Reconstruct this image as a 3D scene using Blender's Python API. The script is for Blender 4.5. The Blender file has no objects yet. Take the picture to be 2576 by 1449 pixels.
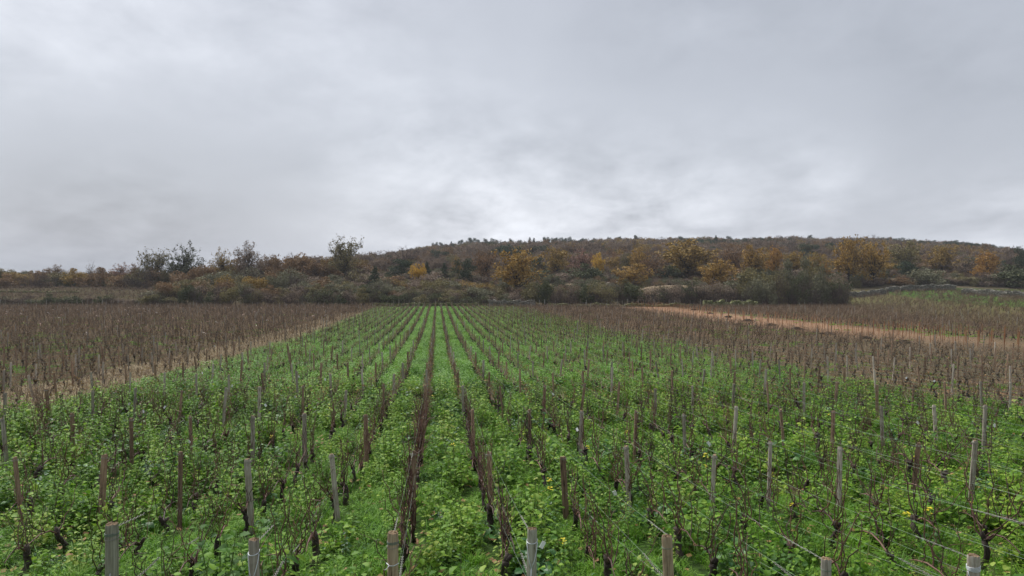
import bpy, math, random
import numpy as np
from mathutils import Vector, Matrix, Euler

random.seed(7)
RNG = np.random.default_rng(7)
C = bpy.context.scene.collection
S = bpy.context.scene
rad = math.radians

# ------------------------------------------------------------------ camera, sky, sun, exposure
FPX = 1853.0                                  # focal length in pixels of a 2576 px wide picture
PITCH = rad(1.0)
cam_d = bpy.data.cameras.new('camera')
cam_d.sensor_width = 36.0
cam_d.lens = 36.0 * FPX / 2576.0
cam_d.clip_start = 0.1
cam_d.clip_end = 4000
cam = bpy.data.objects.new('camera', cam_d)
C.objects.link(cam)
cam.location = (0, 0, 0)
cam.rotation_euler = (rad(90) - PITCH, 0, 0)
S.camera = cam

SUN_EL, SUN_AZ = rad(52), rad(-35)
world = bpy.data.worlds.new('World')
S.world = world
world.use_nodes = True
wt = world.node_tree
wt.nodes.clear()
def wn(t, **k):
    n = wt.nodes.new(t)
    for a, v in k.items(): setattr(n, a, v)
    return n
def wmath(op, a, b=None, c=None, clamp=False):
    n = wn('ShaderNodeMath', operation=op); n.use_clamp = clamp
    for i, v in enumerate((a, b, c)):
        if v is None: continue
        if isinstance(v, (int, float)): n.inputs[i].default_value = v
        else: wt.links.new(v, n.inputs[i])
    return n.outputs[0]
w_out = wn('ShaderNodeOutputWorld')
w_tc = wn('ShaderNodeTexCoord')
sep = wn('ShaderNodeSeparateXYZ'); wt.links.new(w_tc.outputs['Generated'], sep.inputs[0])
den = wmath('ADD', wmath('MAXIMUM', sep.outputs[2], 0.0), 0.30)
cmb = wn('ShaderNodeCombineXYZ')
wt.links.new(wmath('DIVIDE', sep.outputs[0], den), cmb.inputs[0])
wt.links.new(wmath('DIVIDE', sep.outputs[1], den), cmb.inputs[1])
def cloud_noise(scale, detail, rough, off, dist=0.0):
    m = wn('ShaderNodeMapping'); wt.links.new(cmb.outputs[0], m.inputs[0])
    m.inputs['Location'].default_value = off
    m.inputs['Rotation'].default_value = (0, 0, rad(35))
    m.inputs['Scale'].default_value = (1.5, 1.25, 1.0)
    n = wn('ShaderNodeTexNoise'); wt.links.new(m.outputs[0], n.inputs['Vector'])
    n.inputs['Scale'].default_value = scale; n.inputs['Detail'].default_value = detail
    n.inputs['Roughness'].default_value = rough; n.inputs['Distortion'].default_value = dist
    return n.outputs['Fac']
n_big = cloud_noise(0.42, 4, 0.5, (2.3, 0.7, 0), 0.3)
n_mid = cloud_noise(1.15, 7, 0.55, (5.1, 3.2, 0), 0.5)
n_fine = cloud_noise(3.4, 6, 0.6, (1.1, 8.2, 0), 0.2)
v = wmath('MULTIPLY_ADD', wmath('SUBTRACT', n_big, 0.5), 0.16, 0.478)
v = wmath('MULTIPLY_ADD', wmath('SUBTRACT', n_mid, 0.5), 0.125, v)
v = wmath('MULTIPLY_ADD', wmath('SUBTRACT', n_fine, 0.5), 0.06, v)
def pdir(px, py):                              # direction of a picture point, in the world
    x, u = (px - 1288) / FPX, (724 - py) / FPX
    d = Vector((x, math.cos(PITCH) + u * math.sin(PITCH), -math.sin(PITCH) + u * math.cos(PITCH)))
    return d.normalized()
# thick and thin places in the cloud deck: (pixel, tightness, amount)
for px, py, k, amt in ((300, 150, 6, 0.11), (60, 420, 16, 0.01), (720, 300, 22, 0.02), (1180, 480, 45, 0.10), (1300, 600, 30, 0.06), (1080, 240, 60, -0.07),
                       (1480, 560, 90, 0.06), (1850, 440, 90, 0.06), (2080, 455, 900, 0.04), (2000, 500, 70, 0.05),
                       (1500, 60, 14, -0.04), (1750, 210, 30, -0.07), (1350, 330, 60, -0.05), (2350, 120, 20, -0.01), (2450, 330, 60, -0.03),
                       (650, 420, 60, -0.05), (330, 640, 40, -0.12), (60, 640, 40, -0.08), (900, 520, 120, -0.03), (2520, 590, 250, 0.10), (1650, 600, 300, 0.05)):
    dn = wn('ShaderNodeVectorMath', operation='DOT_PRODUCT')
    wt.links.new(w_tc.outputs['Generated'], dn.inputs[0]); dn.inputs[1].default_value = pdir(px, py)
    e = wmath('EXPONENT', wmath('MULTIPLY', wmath('SUBTRACT', dn.outputs['Value'], 1.0), float(k)))
    rag = wmath('MULTIPLY_ADD', wmath('SUBTRACT', n_mid, 0.5), 4.0, wmath('MULTIPLY_ADD', wmath('SUBTRACT', n_fine, 0.5), 4.0, 1.0))
    v = wmath('MULTIPLY_ADD', wmath('MULTIPLY', e, rag), amt, v)
v = wmath('MAXIMUM', v, 0.3)
tint = wn('ShaderNodeMix', data_type='RGBA')
wt.links.new(wmath('MULTIPLY', wmath('SUBTRACT', v, 0.35), 3.0, clamp=True), tint.inputs[0])
tint.inputs[6].default_value = (0.92, 0.985, 1.12, 1)
tint.inputs[7].default_value = (0.95, 0.99, 1.085, 1)
vm = wn('ShaderNodeVectorMath', operation='SCALE')
wt.links.new(tint.outputs[2], vm.inputs[0]); wt.links.new(v, vm.inputs['Scale'])
bg_c = wn('ShaderNodeBackground'); wt.links.new(vm.outputs[0], bg_c.inputs[0]); bg_c.inputs[1].default_value = 0.364
sky = wn('ShaderNodeTexSky', sky_type='NISHITA')
sky.sun_disc = False; sky.sun_elevation = SUN_EL; sky.sun_rotation = SUN_AZ; sky.air_density = 1.5; sky.dust_density = 3
bg_s = wn('ShaderNodeBackground'); wt.links.new(sky.outputs[0], bg_s.inputs[0]); bg_s.inputs[1].default_value = 0.05
w_mix = wn('ShaderNodeMixShader'); w_mix.inputs[0].default_value = 0.95
wt.links.new(bg_s.outputs[0], w_mix.inputs[1]); wt.links.new(bg_c.outputs[0], w_mix.inputs[2])
wt.links.new(w_mix.outputs[0], w_out.inputs[0])

sun_d = bpy.data.lights.new('sun', 'SUN')
sun_d.energy = 1.5; sun_d.angle = rad(28); sun_d.color = (1.0, 0.97, 0.93)
sun = bpy.data.objects.new('sun', sun_d); C.objects.link(sun)
sd = Vector((math.sin(SUN_AZ) * math.cos(SUN_EL), math.cos(SUN_AZ) * math.cos(SUN_EL), math.sin(SUN_EL)))
sun.rotation_euler = sd.to_track_quat('Z', 'Y').to_euler()
S.view_settings.view_transform = 'Standard'
S.view_settings.look = 'None'
S.view_settings.exposure = 1.8
S.view_settings.gamma = 1.0
S.view_settings.use_curve_mapping = False
S.cycles.max_bounces = 6
S.cycles.diffuse_bounces = 4
S.cycles.glossy_bounces = 2
S.cycles.transmission_bounces = 2
S.cycles.transparent_max_bounces = 4
S.cycles.volume_bounces = 0

# ------------------------------------------------------------------ the lie of the land
PSI = rad(5.8)
CP, SP = math.cos(PSI), math.sin(PSI)
def ab2xy(a, b): return b * CP - a * SP, a * CP + b * SP
def xy2ab(x, y): return y * CP - x * SP, x * CP + y * SP
ROW0 = -0.32
NEAR_Y = [-40, 0, 5.3, 9.8, 13.4, 18.7, 28, 40, 67, 100, 138]
NEAR_Z = [-2.5, -2.6, -2.95, -3.33, -3.52, -3.8, -4.25, -4.7, -5.3, -5.75, -6.1]
L_Y = [138, 146, 150, 165, 190, 205, 215, 240, 300, 1000]
L_Z = [-6.1, -5.9, -4.9, -4.4, -3.45, -3.1, -1.4, -0.9, -0.6, 0]
R_Y = [138, 146, 156, 170, 184, 192, 220, 300, 420, 540, 620, 1000]
R_Z = [-6.1, -5.8, -4.7, -3.8, -2.9, -1.9, 0.2, 5.5, 12.5, 20.0, 18.0, 8.0]
U_T = [-0.55, -0.317, -0.21, -0.128, -0.05, 0.114, 0.276, 0.52, 0.60, 0.695, 0.85, 1.1]
U_H = [0.0, 0.06, 0.44, 0.62, 0.80, 0.93, 1.0, 0.98, 0.82, 0.50, 0.3, 0.2]
def sst(e0, e1, x):
    t = np.clip((x - e0) / (e1 - e0), 0, 1)
    return t * t * (3 - 2 * t)
def zg(x, y):
    x = np.asarray(x, float); y = np.asarray(y, float)
    near = np.interp(y, NEAR_Y, NEAR_Z)
    u = x / np.maximum(y, 20)
    h = np.interp(u, U_T, U_H)
    rz = np.interp(y, R_Y, R_Z)
    rz = np.where(rz > 0, rz * h, rz)
    w2 = sst(.40, .47, u) * (1 - sst(200, 260, y))
    rz = rz * (1 - w2) + np.interp(y, [138, 176, 190, 225, 300], [-6.1, -5.4, -3.9, 0.2, 4.0]) * w2
    lz = np.interp(y, L_Y, L_Z)
    w = sst(-0.33, -0.10, u)
    far = lz * (1 - w) + rz * w
    z = np.where(y > 138, far, near)
    line = 52 + (y - 75) * 0.19
    rise = 1.4 * sst(0, 28, x - line) * sst(30, 60, y) * (1 - sst(190, 260, y))
    bump = 0.03 * np.sin(x * 0.9 + 1.3) * np.sin(y * 0.7) + 0.02 * np.sin(x * 2.3 + y * 1.1)
    big = sst(150, 240, y) * (0.8 * np.sin(x * 0.045 + y * 0.02) + 0.5 * np.sin(x * 0.11 - y * 0.05))
    return z + rise + bump + big
def zgf(x, y): return float(zg(x, y))
def at(px, py, Y):                             # the point seen at a pixel, at a given distance forward
    d = pdir(px, py); t = Y / d.y
    return d * t
def ground_hit(px, py):
    d = pdir(px, py)
    lo = 3.0
    for Y in np.arange(4, 500, 0.25):
        p = d * (Y / d.y)
        if p.z <= zgf(p.x, p.y): return Vector((p.x, p.y, zgf(p.x, p.y)))
    return None
def in_view(x, y, m=0.05, far=1e9):
    return (y > 3.5) & (np.abs(x) < (0.695 + m) * y + 1.2) & (y < far)

# ------------------------------------------------------------------ materials
def newmat(name):
    m = bpy.data.materials.new(name); m.use_nodes = True
    nt = m.node_tree; b = nt.nodes['Principled BSDF']
    return m, nt, b
def ramp(nt, fac, stops, interp='LINEAR'):
    r = nt.nodes.new('ShaderNodeValToRGB'); r.color_ramp.interpolation = interp
    el = r.color_ramp.elements
    while len(el) > 1: el.remove(el[-1])
    el[0].position = stops[0][0]; el[0].color = (*stops[0][1], 1)
    for p, c in stops[1:]:
        e = el.new(p); e.color = (*c, 1)
    nt.links.new(fac, r.inputs[0])
    return r.outputs[0]
def noise(nt, scale, detail=4, rough=0.55, vec=None, dist=0):
    n = nt.nodes.new('ShaderNodeTexNoise')
    n.inputs['Scale'].default_value = scale; n.inputs['Detail'].default_value = detail
    n.inputs['Roughness'].default_value = rough; n.inputs['Distortion'].default_value = dist
    if vec is not None: nt.links.new(vec, n.inputs['Vector'])
    return n.outputs['Fac']
def M(nt, op, a, b=None, c=None, clamp=False):
    n = nt.nodes.new('ShaderNodeMath'); n.operation = op; n.use_clamp = clamp
    for i, v in enumerate((a, b, c)):
        if v is None: continue
        if isinstance(v, (int, float)): n.inputs[i].default_value = v
        else: nt.links.new(v, n.inputs[i])
    return n.outputs[0]
def mixc(nt, f, a, b, blend='MIX'):
    n = nt.nodes.new('ShaderNodeMix'); n.data_type = 'RGBA'; n.blend_type = blend
    for s, v in ((0, f), (6, a), (7, b)):
        if isinstance(v, (int, float)): n.inputs[s].default_value = v
        elif isinstance(v, tuple): n.inputs[s].default_value = (*v, 1)
        else: nt.links.new(v, n.inputs[s])
    return n.outputs[2]
def bump(nt, b, h, strength=0.5, dist=0.02):
    n = nt.nodes.new('ShaderNodeBump'); n.inputs['Strength'].default_value = strength; n.inputs['Distance'].default_value = dist
    nt.links.new(h, n.inputs['Height']); nt.links.new(n.outputs[0], b.inputs['Normal'])

def leaf_mat(name, cols, rough=0.5, spec=0.35, transl=0.25, inst=0.5, patch=0.0):
    """per-leaf colour from a ramp, shifted by the plant it grows on"""
    m, nt, b = newmat(name)
    g = nt.nodes.new('ShaderNodeNewGeometry'); oi = nt.nodes.new('ShaderNodeObjectInfo')
    f = M(nt, 'MULTIPLY_ADD', oi.outputs['Random'], inst, M(nt, 'MULTIPLY', g.outputs['Random Per Island'], 1 - inst))
    if patch:
        nz = noise(nt, 0.22, 2, 0.5, g.outputs['Position'])
        f = M(nt, 'MULTIPLY_ADD', M(nt, 'SUBTRACT', nz, 0.5), patch, f, clamp=True)
    n = len(cols)
    col = ramp(nt, f, [(i / max(n - 1, 1), c) for i, c in enumerate(cols)])
    nt.links.new(col, b.inputs['Base Color'])
    b.inputs['Roughness'].default_value = rough
    b.inputs['Specular IOR Level'].default_value = spec
    if transl:
        tr = nt.nodes.new('ShaderNodeBsdfTranslucent'); nt.links.new(col, tr.inputs[0])
        mx = nt.nodes.new('ShaderNodeMixShader'); mx.inputs[0].default_value = transl
        nt.links.new(b.outputs[0], mx.inputs[1]); nt.links.new(tr.outputs[0], mx.inputs[2])
        nt.links.new(mx.outputs[0], nt.nodes['Material Output'].inputs[0])
    return m
def plain(name, cols, rough=0.8, scale=6, spec=0.2, inst=0.5, metal=0):
    m, nt, b = newmat(name)
    tc = nt.nodes.new('ShaderNodeTexCoord'); oi = nt.nodes.new('ShaderNodeObjectInfo')
    nz = noise(nt, scale, 4, 0.6, tc.outputs['Object'])
    f = M(nt, 'MULTIPLY_ADD', oi.outputs['Random'], inst, M(nt, 'MULTIPLY', nz, 1 - inst))
    col = ramp(nt, f, [(0.15 + 0.7 * i / max(len(cols) - 1, 1), c) for i, c in enumerate(cols)])
    nt.links.new(col, b.inputs['Base Color'])
    b.inputs['Roughness'].default_value = rough; b.inputs['Specular IOR Level'].default_value = spec
    b.inputs['Metallic'].default_value = metal
    bump(nt, b, nz, 0.4, 0.02)
    return m

MAT = {}
MAT['weed'] = leaf_mat('weed_leaf', [(0.022, 0.075, 0.012), (0.06, 0.155, 0.014), (0.125, 0.25, 0.02), (0.20, 0.34, 0.035), (0.34, 0.43, 0.06)], 0.55, 0.16, 0.35, 0.45, 0.7)
MAT['weed_far'] = leaf_mat('mustard_leaf_lighter', [(0.065, 0.17, 0.018), (0.11, 0.26, 0.024), (0.17, 0.34, 0.035), (0.25, 0.40, 0.05)], 0.5, 0.25, 0.35, 0.45, 0.7)  # leaf colours lighter overall than the near weed, to brighten the farther lanes
MAT['weed_stem'] = plain('weed_stem', [(0.10, 0.16, 0.04), (0.16, 0.20, 0.06)])
MAT['grass'] = leaf_mat('grass_blade', [(0.05, 0.13, 0.012), (0.10, 0.25, 0.016), (0.16, 0.34, 0.025), (0.24, 0.36, 0.05)], 0.55, 0.22, 0.35, 0.5)
MAT['straw'] = leaf_mat('dry_grass_blade', [(0.26, 0.20, 0.115), (0.40, 0.32, 0.20), (0.33, 0.255, 0.155), (0.17, 0.16, 0.06)], 0.7, 0.2, 0.2, 0.5)
MAT['litter'] = leaf_mat('fallen_leaf', [(0.12, 0.07, 0.035), (0.22, 0.12, 0.05), (0.32, 0.19, 0.09), (0.30, 0.22, 0.05)], 0.7, 0.2, 0.1, 0.3)
MAT['cane'] = plain('vine_cane', [(0.035, 0.020, 0.016), (0.095, 0.046, 0.034), (0.19, 0.095, 0.066)], 0.6, 5, 0.35, 0.6)
MAT['cane_far'] = plain('vine_cane_dry', [(0.065, 0.043, 0.031), (0.15, 0.105, 0.072), (0.29, 0.215, 0.155)], 0.7, 5, 0.25, 0.6)
MAT['trunk'] = plain('vine_trunk', [(0.016, 0.012, 0.010), (0.040, 0.030, 0.023), (0.085, 0.066, 0.050)], 0.85, 30, 0.3, 0.3)
MAT['stake'] = plain('iron_stake', [(0.02, 0.018, 0.018), (0.05, 0.04, 0.035)], 0.6, 8, 0.4, 0.5)
MAT['wire'] = plain('galvanised_wire', [(0.10, 0.14, 0.10), (0.17, 0.22, 0.17)], 0.5, 3, 0.4, 0.3, 0.3)
MAT['twist'] = plain('weathered_twisted_wire', [(0.13, 0.125, 0.10), (0.36, 0.35, 0.31)], 0.8, 60, 0.3, 0.1)
MAT['new_wire'] = plain('bright_wire', [(0.55, 0.60, 0.62), (0.65, 0.68, 0.7)], 0.45, 6, 0.5, 0.2, 0.2)
MAT['tag'] = plain('white_plastic', [(0.72, 0.74, 0.74), (0.82, 0.82, 0.80)], 0.5, 10, 0.4, 0.3)
MAT['tape'] = plain('pink_tape', [(0.80, 0.72, 0.64), (0.75, 0.48, 0.38)], 0.5, 1, 0.4, 1.0)
MAT['flower'] = leaf_mat('yellow_petal', [(0.75, 0.60, 0.02), (0.85, 0.75, 0.05)], 0.5, 0.3, 0.2)

def wood_mat(name, lo, mid, hi, moss=0.0):
    m, nt, b = newmat(name)
    tc = nt.nodes.new('ShaderNodeTexCoord'); oi = nt.nodes.new('ShaderNodeObjectInfo')
    mp = nt.nodes.new('ShaderNodeMapping'); nt.links.new(tc.outputs['Object'], mp.inputs[0])
    mp.inputs['Scale'].default_value = (42, 42, 3.0)
    off = nt.nodes.new('ShaderNodeCombineXYZ')
    for i in range(3): nt.links.new(M(nt, 'MULTIPLY', oi.outputs['Random'], 37.0 + i * 11), off.inputs[i])
    nt.links.new(off.outputs[0], mp.inputs['Location'])
    g1 = noise(nt, 1.0, 5, 0.65, mp.outputs[0], 0.8)
    mp2 = nt.nodes.new('ShaderNodeMapping'); nt.links.new(tc.outputs['Object'], mp2.inputs[0])
    mp2.inputs['Scale'].default_value = (120, 120, 4.0); nt.links.new(off.outputs[0], mp2.inputs['Location'])
    g2 = noise(nt, 1.0, 3, 0.6, mp2.outputs[0])
    f = M(nt, 'MULTIPLY_ADD', g2, 0.35, M(nt, 'MULTIPLY', g1, 0.65))
    col = ramp(nt, f, [(0.33, lo), (0.47, mid), (0.62, hi)])
    sz = nt.nodes.new('ShaderNodeSeparateXYZ'); nt.links.new(tc.outputs['Object'], sz.inputs[0])
    blot = noise(nt, 7, 3, 0.6, tc.outputs['Object'])
    col = mixc(nt, M(nt, 'MULTIPLY', M(nt, 'SUBTRACT', blot, 0.5), 2.2, clamp=True), col, (0.06, 0.055, 0.035))
    crack = M(nt, 'LESS_THAN', g1, 0.36)
    col = mixc(nt, M(nt, 'MULTIPLY', crack, 0.75), col, (0.02, 0.016, 0.012))
    hv = nt.nodes.new('ShaderNodeHueSaturation'); nt.links.new(col, hv.inputs['Color'])
    nt.links.new(M(nt, 'MULTIPLY_ADD', oi.outputs['Random'], 0.6, 0.7), hv.inputs['Value'])
    nt.links.new(hv.outputs[0], b.inputs['Base Color'])
    b.inputs['Roughness'].default_value = 0.85; b.inputs['Specular IOR Level'].default_value = 0.2
    bump(nt, b, f, 0.8, 0.004)
    return m
MAT['grey_wood'] = wood_mat('grey_weathered_wood', (0.15, 0.12, 0.09), (0.31, 0.27, 0.22), (0.46, 0.42, 0.36))
MAT['brown_wood'] = wood_mat('brown_split_wood', (0.10, 0.062, 0.044), (0.22, 0.14, 0.095), (0.36, 0.25, 0.175))
MAT['tan_wood'] = wood_mat('tan_pine_wood', (0.17, 0.11, 0.065), (0.38, 0.28, 0.18), (0.52, 0.42, 0.29))
MAT['green_wood'] = wood_mat('grey_green_treated_wood', (0.12, 0.11, 0.08), (0.26, 0.25, 0.19), (0.38, 0.37, 0.30))
MAT['end_grain'] = plain('sawn_end_grain', [(0.09, 0.062, 0.040), (0.19, 0.135, 0.085), (0.34, 0.25, 0.15)], 0.9, 40, 0.1, 0.3)
MAT['orange_post'] = plain('new_orange_stake', [(0.22, 0.10, 0.05), (0.36, 0.19, 0.09)], 0.8, 8, 0.2, 0.6)
MAT['far_post'] = plain('far_grey_post', [(0.10, 0.07, 0.05), (0.20, 0.17, 0.14), (0.36, 0.34, 0.30)], 0.85, 8, 0.2, 0.8)
MAT['bark'] = plain('tree_bark', [(0.030, 0.024, 0.020), (0.060, 0.050, 0.042)], 0.9, 5, 0.15, 0.4)
MAT['pale_bark'] = plain('twig_bark', [(0.075, 0.055, 0.048), (0.12, 0.092, 0.08)], 0.9, 5, 0.15, 0.4)
MAT['stone'] = plain('limestone_rubble', [(0.05, 0.05, 0.042), (0.17, 0.16, 0.135), (0.40, 0.38, 0.33)], 0.9, 2.5, 0.15, 0.0)
MAT['mossy_stone'] = plain('mossy_stone', [(0.035, 0.045, 0.02), (0.14, 0.15, 0.06), (0.33, 0.30, 0.22)], 0.9, 2.0, 0.15, 0.0)
FOL = {
 'gold':   [(0.115, 0.075, 0.024), (0.20, 0.125, 0.032), (0.29, 0.18, 0.044), (0.18, 0.13, 0.044)],
 'dgold':  [(0.09, 0.062, 0.02), (0.155, 0.102, 0.028), (0.21, 0.14, 0.038), (0.12, 0.095, 0.032)],
 'yellow': [(0.28, 0.17, 0.03), (0.44, 0.28, 0.04), (0.36, 0.25, 0.06)],
 'orange': [(0.15, 0.085, 0.028), (0.26, 0.145, 0.038), (0.33, 0.195, 0.05)],
 'rust':   [(0.11, 0.065, 0.034), (0.17, 0.10, 0.050), (0.23, 0.14, 0.07)],
 'pinkish':[(0.13, 0.075, 0.060), (0.20, 0.115, 0.085), (0.24, 0.155, 0.105)],
 'brown':  [(0.080, 0.050, 0.026), (0.13, 0.082, 0.042), (0.175, 0.115, 0.06)],
 'olive':  [(0.062, 0.055, 0.028), (0.105, 0.092, 0.042), (0.165, 0.138, 0.058)],
 'greygreen': [(0.058, 0.057, 0.036), (0.092, 0.090, 0.054), (0.13, 0.125, 0.076)],
 'greybrown': [(0.085, 0.065, 0.048), (0.135, 0.102, 0.075), (0.18, 0.138, 0.10)],
 'ivy':    [(0.028, 0.036, 0.016), (0.052, 0.060, 0.028), (0.095, 0.095, 0.045)],
 'pine':   [(0.016, 0.026, 0.016), (0.030, 0.044, 0.024), (0.046, 0.060, 0.032)],
}
FOL = {k: [tuple(min(.62, q * (1.35 if k in ('gold', 'orange', 'yellow', 'rust') else 1.6 if k not in ('pine', 'ivy') else 1.4)) for q in c) for c in cs] for k, cs in FOL.items()}
for k, c in FOL.items(): MAT['f_' + k] = leaf_mat(k + '_foliage', c, 0.75, 0.15, 0.15, 0.25)

# ground: parcels run along the rows, b is the offset across them
def ground_mat():
    m, nt, b = newmat('field_soil_and_turf')
    g = nt.nodes.new('ShaderNodeNewGeometry'); P = g.outputs['Position']
    s = nt.nodes.new('ShaderNodeSeparateXYZ'); nt.links.new(P, s.inputs[0]); X, Y = s.outputs[0], s.outputs[1]
    bb = M(nt, 'MULTIPLY_ADD', X, CP, M(nt, 'MULTIPLY', Y, SP))
    n1 = noise(nt, 0.25, 4, 0.6, P); n2 = noise(nt, 2.2, 6, 0.65, P); n3 = noise(nt, 14, 5, 0.7, P); n4 = noise(nt, 60, 3, 0.7, P)
    bw = M(nt, 'MULTIPLY_ADD', M(nt, 'SUBTRACT', n1, 0.5), 2.6, bb)
    soil = ramp(nt, n3, [(0.3, (0.04, 0.030, 0.020)), (0.5, (0.088, 0.066, 0.044)), (0.70, (0.20, 0.152, 0.105))])
    red = ramp(nt, n3, [(0.40, (0.09, 0.056, 0.036)), (0.5, (0.23, 0.14, 0.086)), (0.60, (0.42, 0.275, 0.18))])
    green = ramp(nt, n3, [(0.3, (0.022, 0.035, 0.012)), (0.5, (0.04, 0.075, 0.02)), (0.72, (0.075, 0.135, 0.03))])
    straw = ramp(nt, n3, [(0.3, (0.16, 0.12, 0.07)), (0.6, (0.34, 0.265, 0.17))])
    ygreen = ramp(nt, n3, [(0.3, (0.055, 0.055, 0.025)), (0.6, (0.115, 0.115, 0.045))])
    dgreen = ramp(nt, n3, [(0.3, (0.03, 0.045, 0.018)), (0.6, (0.065, 0.095, 0.032))])
    def band(lo, hi, w, src=bw):
        a1 = M(nt, 'DIVIDE', M(nt, 'SUBTRACT', src, lo), w, clamp=True)
        a2 = M(nt, 'DIVIDE', M(nt, 'SUBTRACT', hi, src), w, clamp=True)
        return M(nt, 'MULTIPLY', a1, a2)
    patch = M(nt, 'MULTIPLY', M(nt, 'SUBTRACT', n2, 0.44), 6.0, clamp=True)
    # between-row turf in the brown parcels
    fr = M(nt, 'ABSOLUTE', M(nt, 'SUBTRACT', M(nt, 'FRACT', M(nt, 'SUBTRACT', bb, ROW0)), 0.5))
    mid = M(nt, 'MULTIPLY', M(nt, 'SUBTRACT', 0.40, fr), 6.0, clamp=True)
    turf = mixc(nt, M(nt, 'MULTIPLY', mid, patch), soil, mixc(nt, 0.25, green, soil))
    fy = M(nt, 'DIVIDE', M(nt, 'SUBTRACT', 75.0, Y), 40.0, clamp=True)   # turf thins out further up the slope
    col = mixc(nt, M(nt, 'MULTIPLY_ADD', fy, 0.65, 0.2), soil, turf)
    col = mixc(nt, M(nt, 'MULTIPLY', band(-14.0, -11.2, 1.2), patch), col, mixc(nt, 0.4, straw, soil))
    col = mixc(nt, band(-11.3, 5.5, 0.8), col, green)
    col = mixc(nt, M(nt, 'MULTIPLY', band(5.0, 17.2, 2.5), M(nt, 'MULTIPLY_ADD', patch, 0.45, 0.5)), col, green)
    col = mixc(nt, M(nt, 'MULTIPLY', band(32.8, 45.0, 3.4), M(nt, 'MULTIPLY', M(nt, 'MULTIPLY_ADD', n2, 0.5, 0.65, clamp=True), M(nt, 'DIVIDE', M(nt, 'SUBTRACT', Y, 38.0), 45.0, clamp=True))), col, red)
    col = mixc(nt, M(nt, 'MULTIPLY', band(17.0, 60.0, 3), M(nt, 'MULTIPLY', M(nt, 'SUBTRACT', n1, 0.47), 3.0, clamp=True)), col, mixc(nt, 0.5, soil, red))
    col = mixc(nt, M(nt, 'MULTIPLY', band(32.8, 45.0, 3.4), M(nt, 'MULTIPLY', M(nt, 'DIVIDE', M(nt, 'SUBTRACT', Y, 50.0), 40.0, clamp=True), M(nt, 'MULTIPLY_ADD', patch, 0.4, 0.45))), col, red)
    # the parcels on the rise at the right
    e = M(nt, 'SUBTRACT', M(nt, 'SUBTRACT', X, 52.0), M(nt, 'MULTIPLY', M(nt, 'SUBTRACT', Y, 75.0), 0.19))
    e = M(nt, 'MULTIPLY_ADD', M(nt, 'SUBTRACT', n1, 0.5), 3.0, e)
    up = M(nt, 'MULTIPLY', M(nt, 'DIVIDE', e, 1.5, clamp=True), M(nt, 'GREATER_THAN', Y, 60.0))
    col = mixc(nt, M(nt, 'MULTIPLY', up, M(nt, 'MULTIPLY_ADD', patch, 0.4, 0.55)), col, ygreen)
    up2 = M(nt, 'DIVIDE', M(nt, 'SUBTRACT', e, 17.0), 1.5, clamp=True)
    col = mixc(nt, M(nt, 'MULTIPLY', up2, M(nt, 'GREATER_THAN', Y, 60.0)), col, dgreen)
    # rough ground beyond the vineyards
    rough_c = ramp(nt, n2, [(0.3, (0.045, 0.04, 0.025)), (0.5, (0.085, 0.07, 0.045)), (0.7, (0.14, 0.115, 0.075))])
    leftf = M(nt, 'LESS_THAN', X, -58.0)
    yb = M(nt, 'MULTIPLY_ADD', leftf, 66.0, 141.5)
    beyond = M(nt, 'DIVIDE', M(nt, 'SUBTRACT', Y, yb), 1.5, clamp=True)
    beyond = M(nt, 'MULTIPLY', beyond, M(nt, 'SUBTRACT', 1.0, M(nt, 'MULTIPLY', M(nt, 'DIVIDE', e, 1.5, clamp=True), M(nt, 'LESS_THAN', Y, 182.0))))
    col = mixc(nt, beyond, col, rough_c)
    terr = M(nt, 'MULTIPLY', leftf, M(nt, 'GREATER_THAN', Y, 138.0))
    col = mixc(nt, M(nt, 'MULTIPLY', terr, 0.8), col, mixc(nt, patch, (0.06, 0.042, 0.032), (0.045, 0.055, 0.022)))
    col = mixc(nt, M(nt, 'MULTIPLY', M(nt, 'SUBTRACT', n4, 0.55), 1.6, clamp=True), col, (0.24, 0.19, 0.145))
    nt.links.new(col, b.inputs['Base Color'])
    b.inputs['Roughness'].default_value = 0.95; b.inputs['Specular IOR Level'].default_value = 0.0
    bump(nt, b, M(nt, 'ADD', n3, M(nt, 'MULTIPLY', n4, 0.3)), 0.8, 0.05)
    return m
MAT['ground'] = ground_mat()
def hill_mat():
    m, nt, b = newmat('wooded_hill_floor')
    g = nt.nodes.new('ShaderNodeNewGeometry')
    n = noise(nt, 0.15, 6, 0.65, g.outputs['Position'])
    nt.links.new(ramp(nt, n, [(0.3, (0.05, 0.042, 0.03)), (0.5, (0.09, 0.072, 0.052)), (0.7, (0.14, 0.115, 0.085))]), b.inputs['Base Color'])
    b.inputs['Roughness'].default_value = 0.95; b.inputs['Specular IOR Level'].default_value = 0.1
    return m
MAT['hill'] = hill_mat()
MAT['bank'] = plain('dry_straw_bank', [(0.10, 0.075, 0.045), (0.16, 0.12, 0.075), (0.22, 0.17, 0.11)], 0.95, 1.5, 0.1, 0.0)

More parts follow.
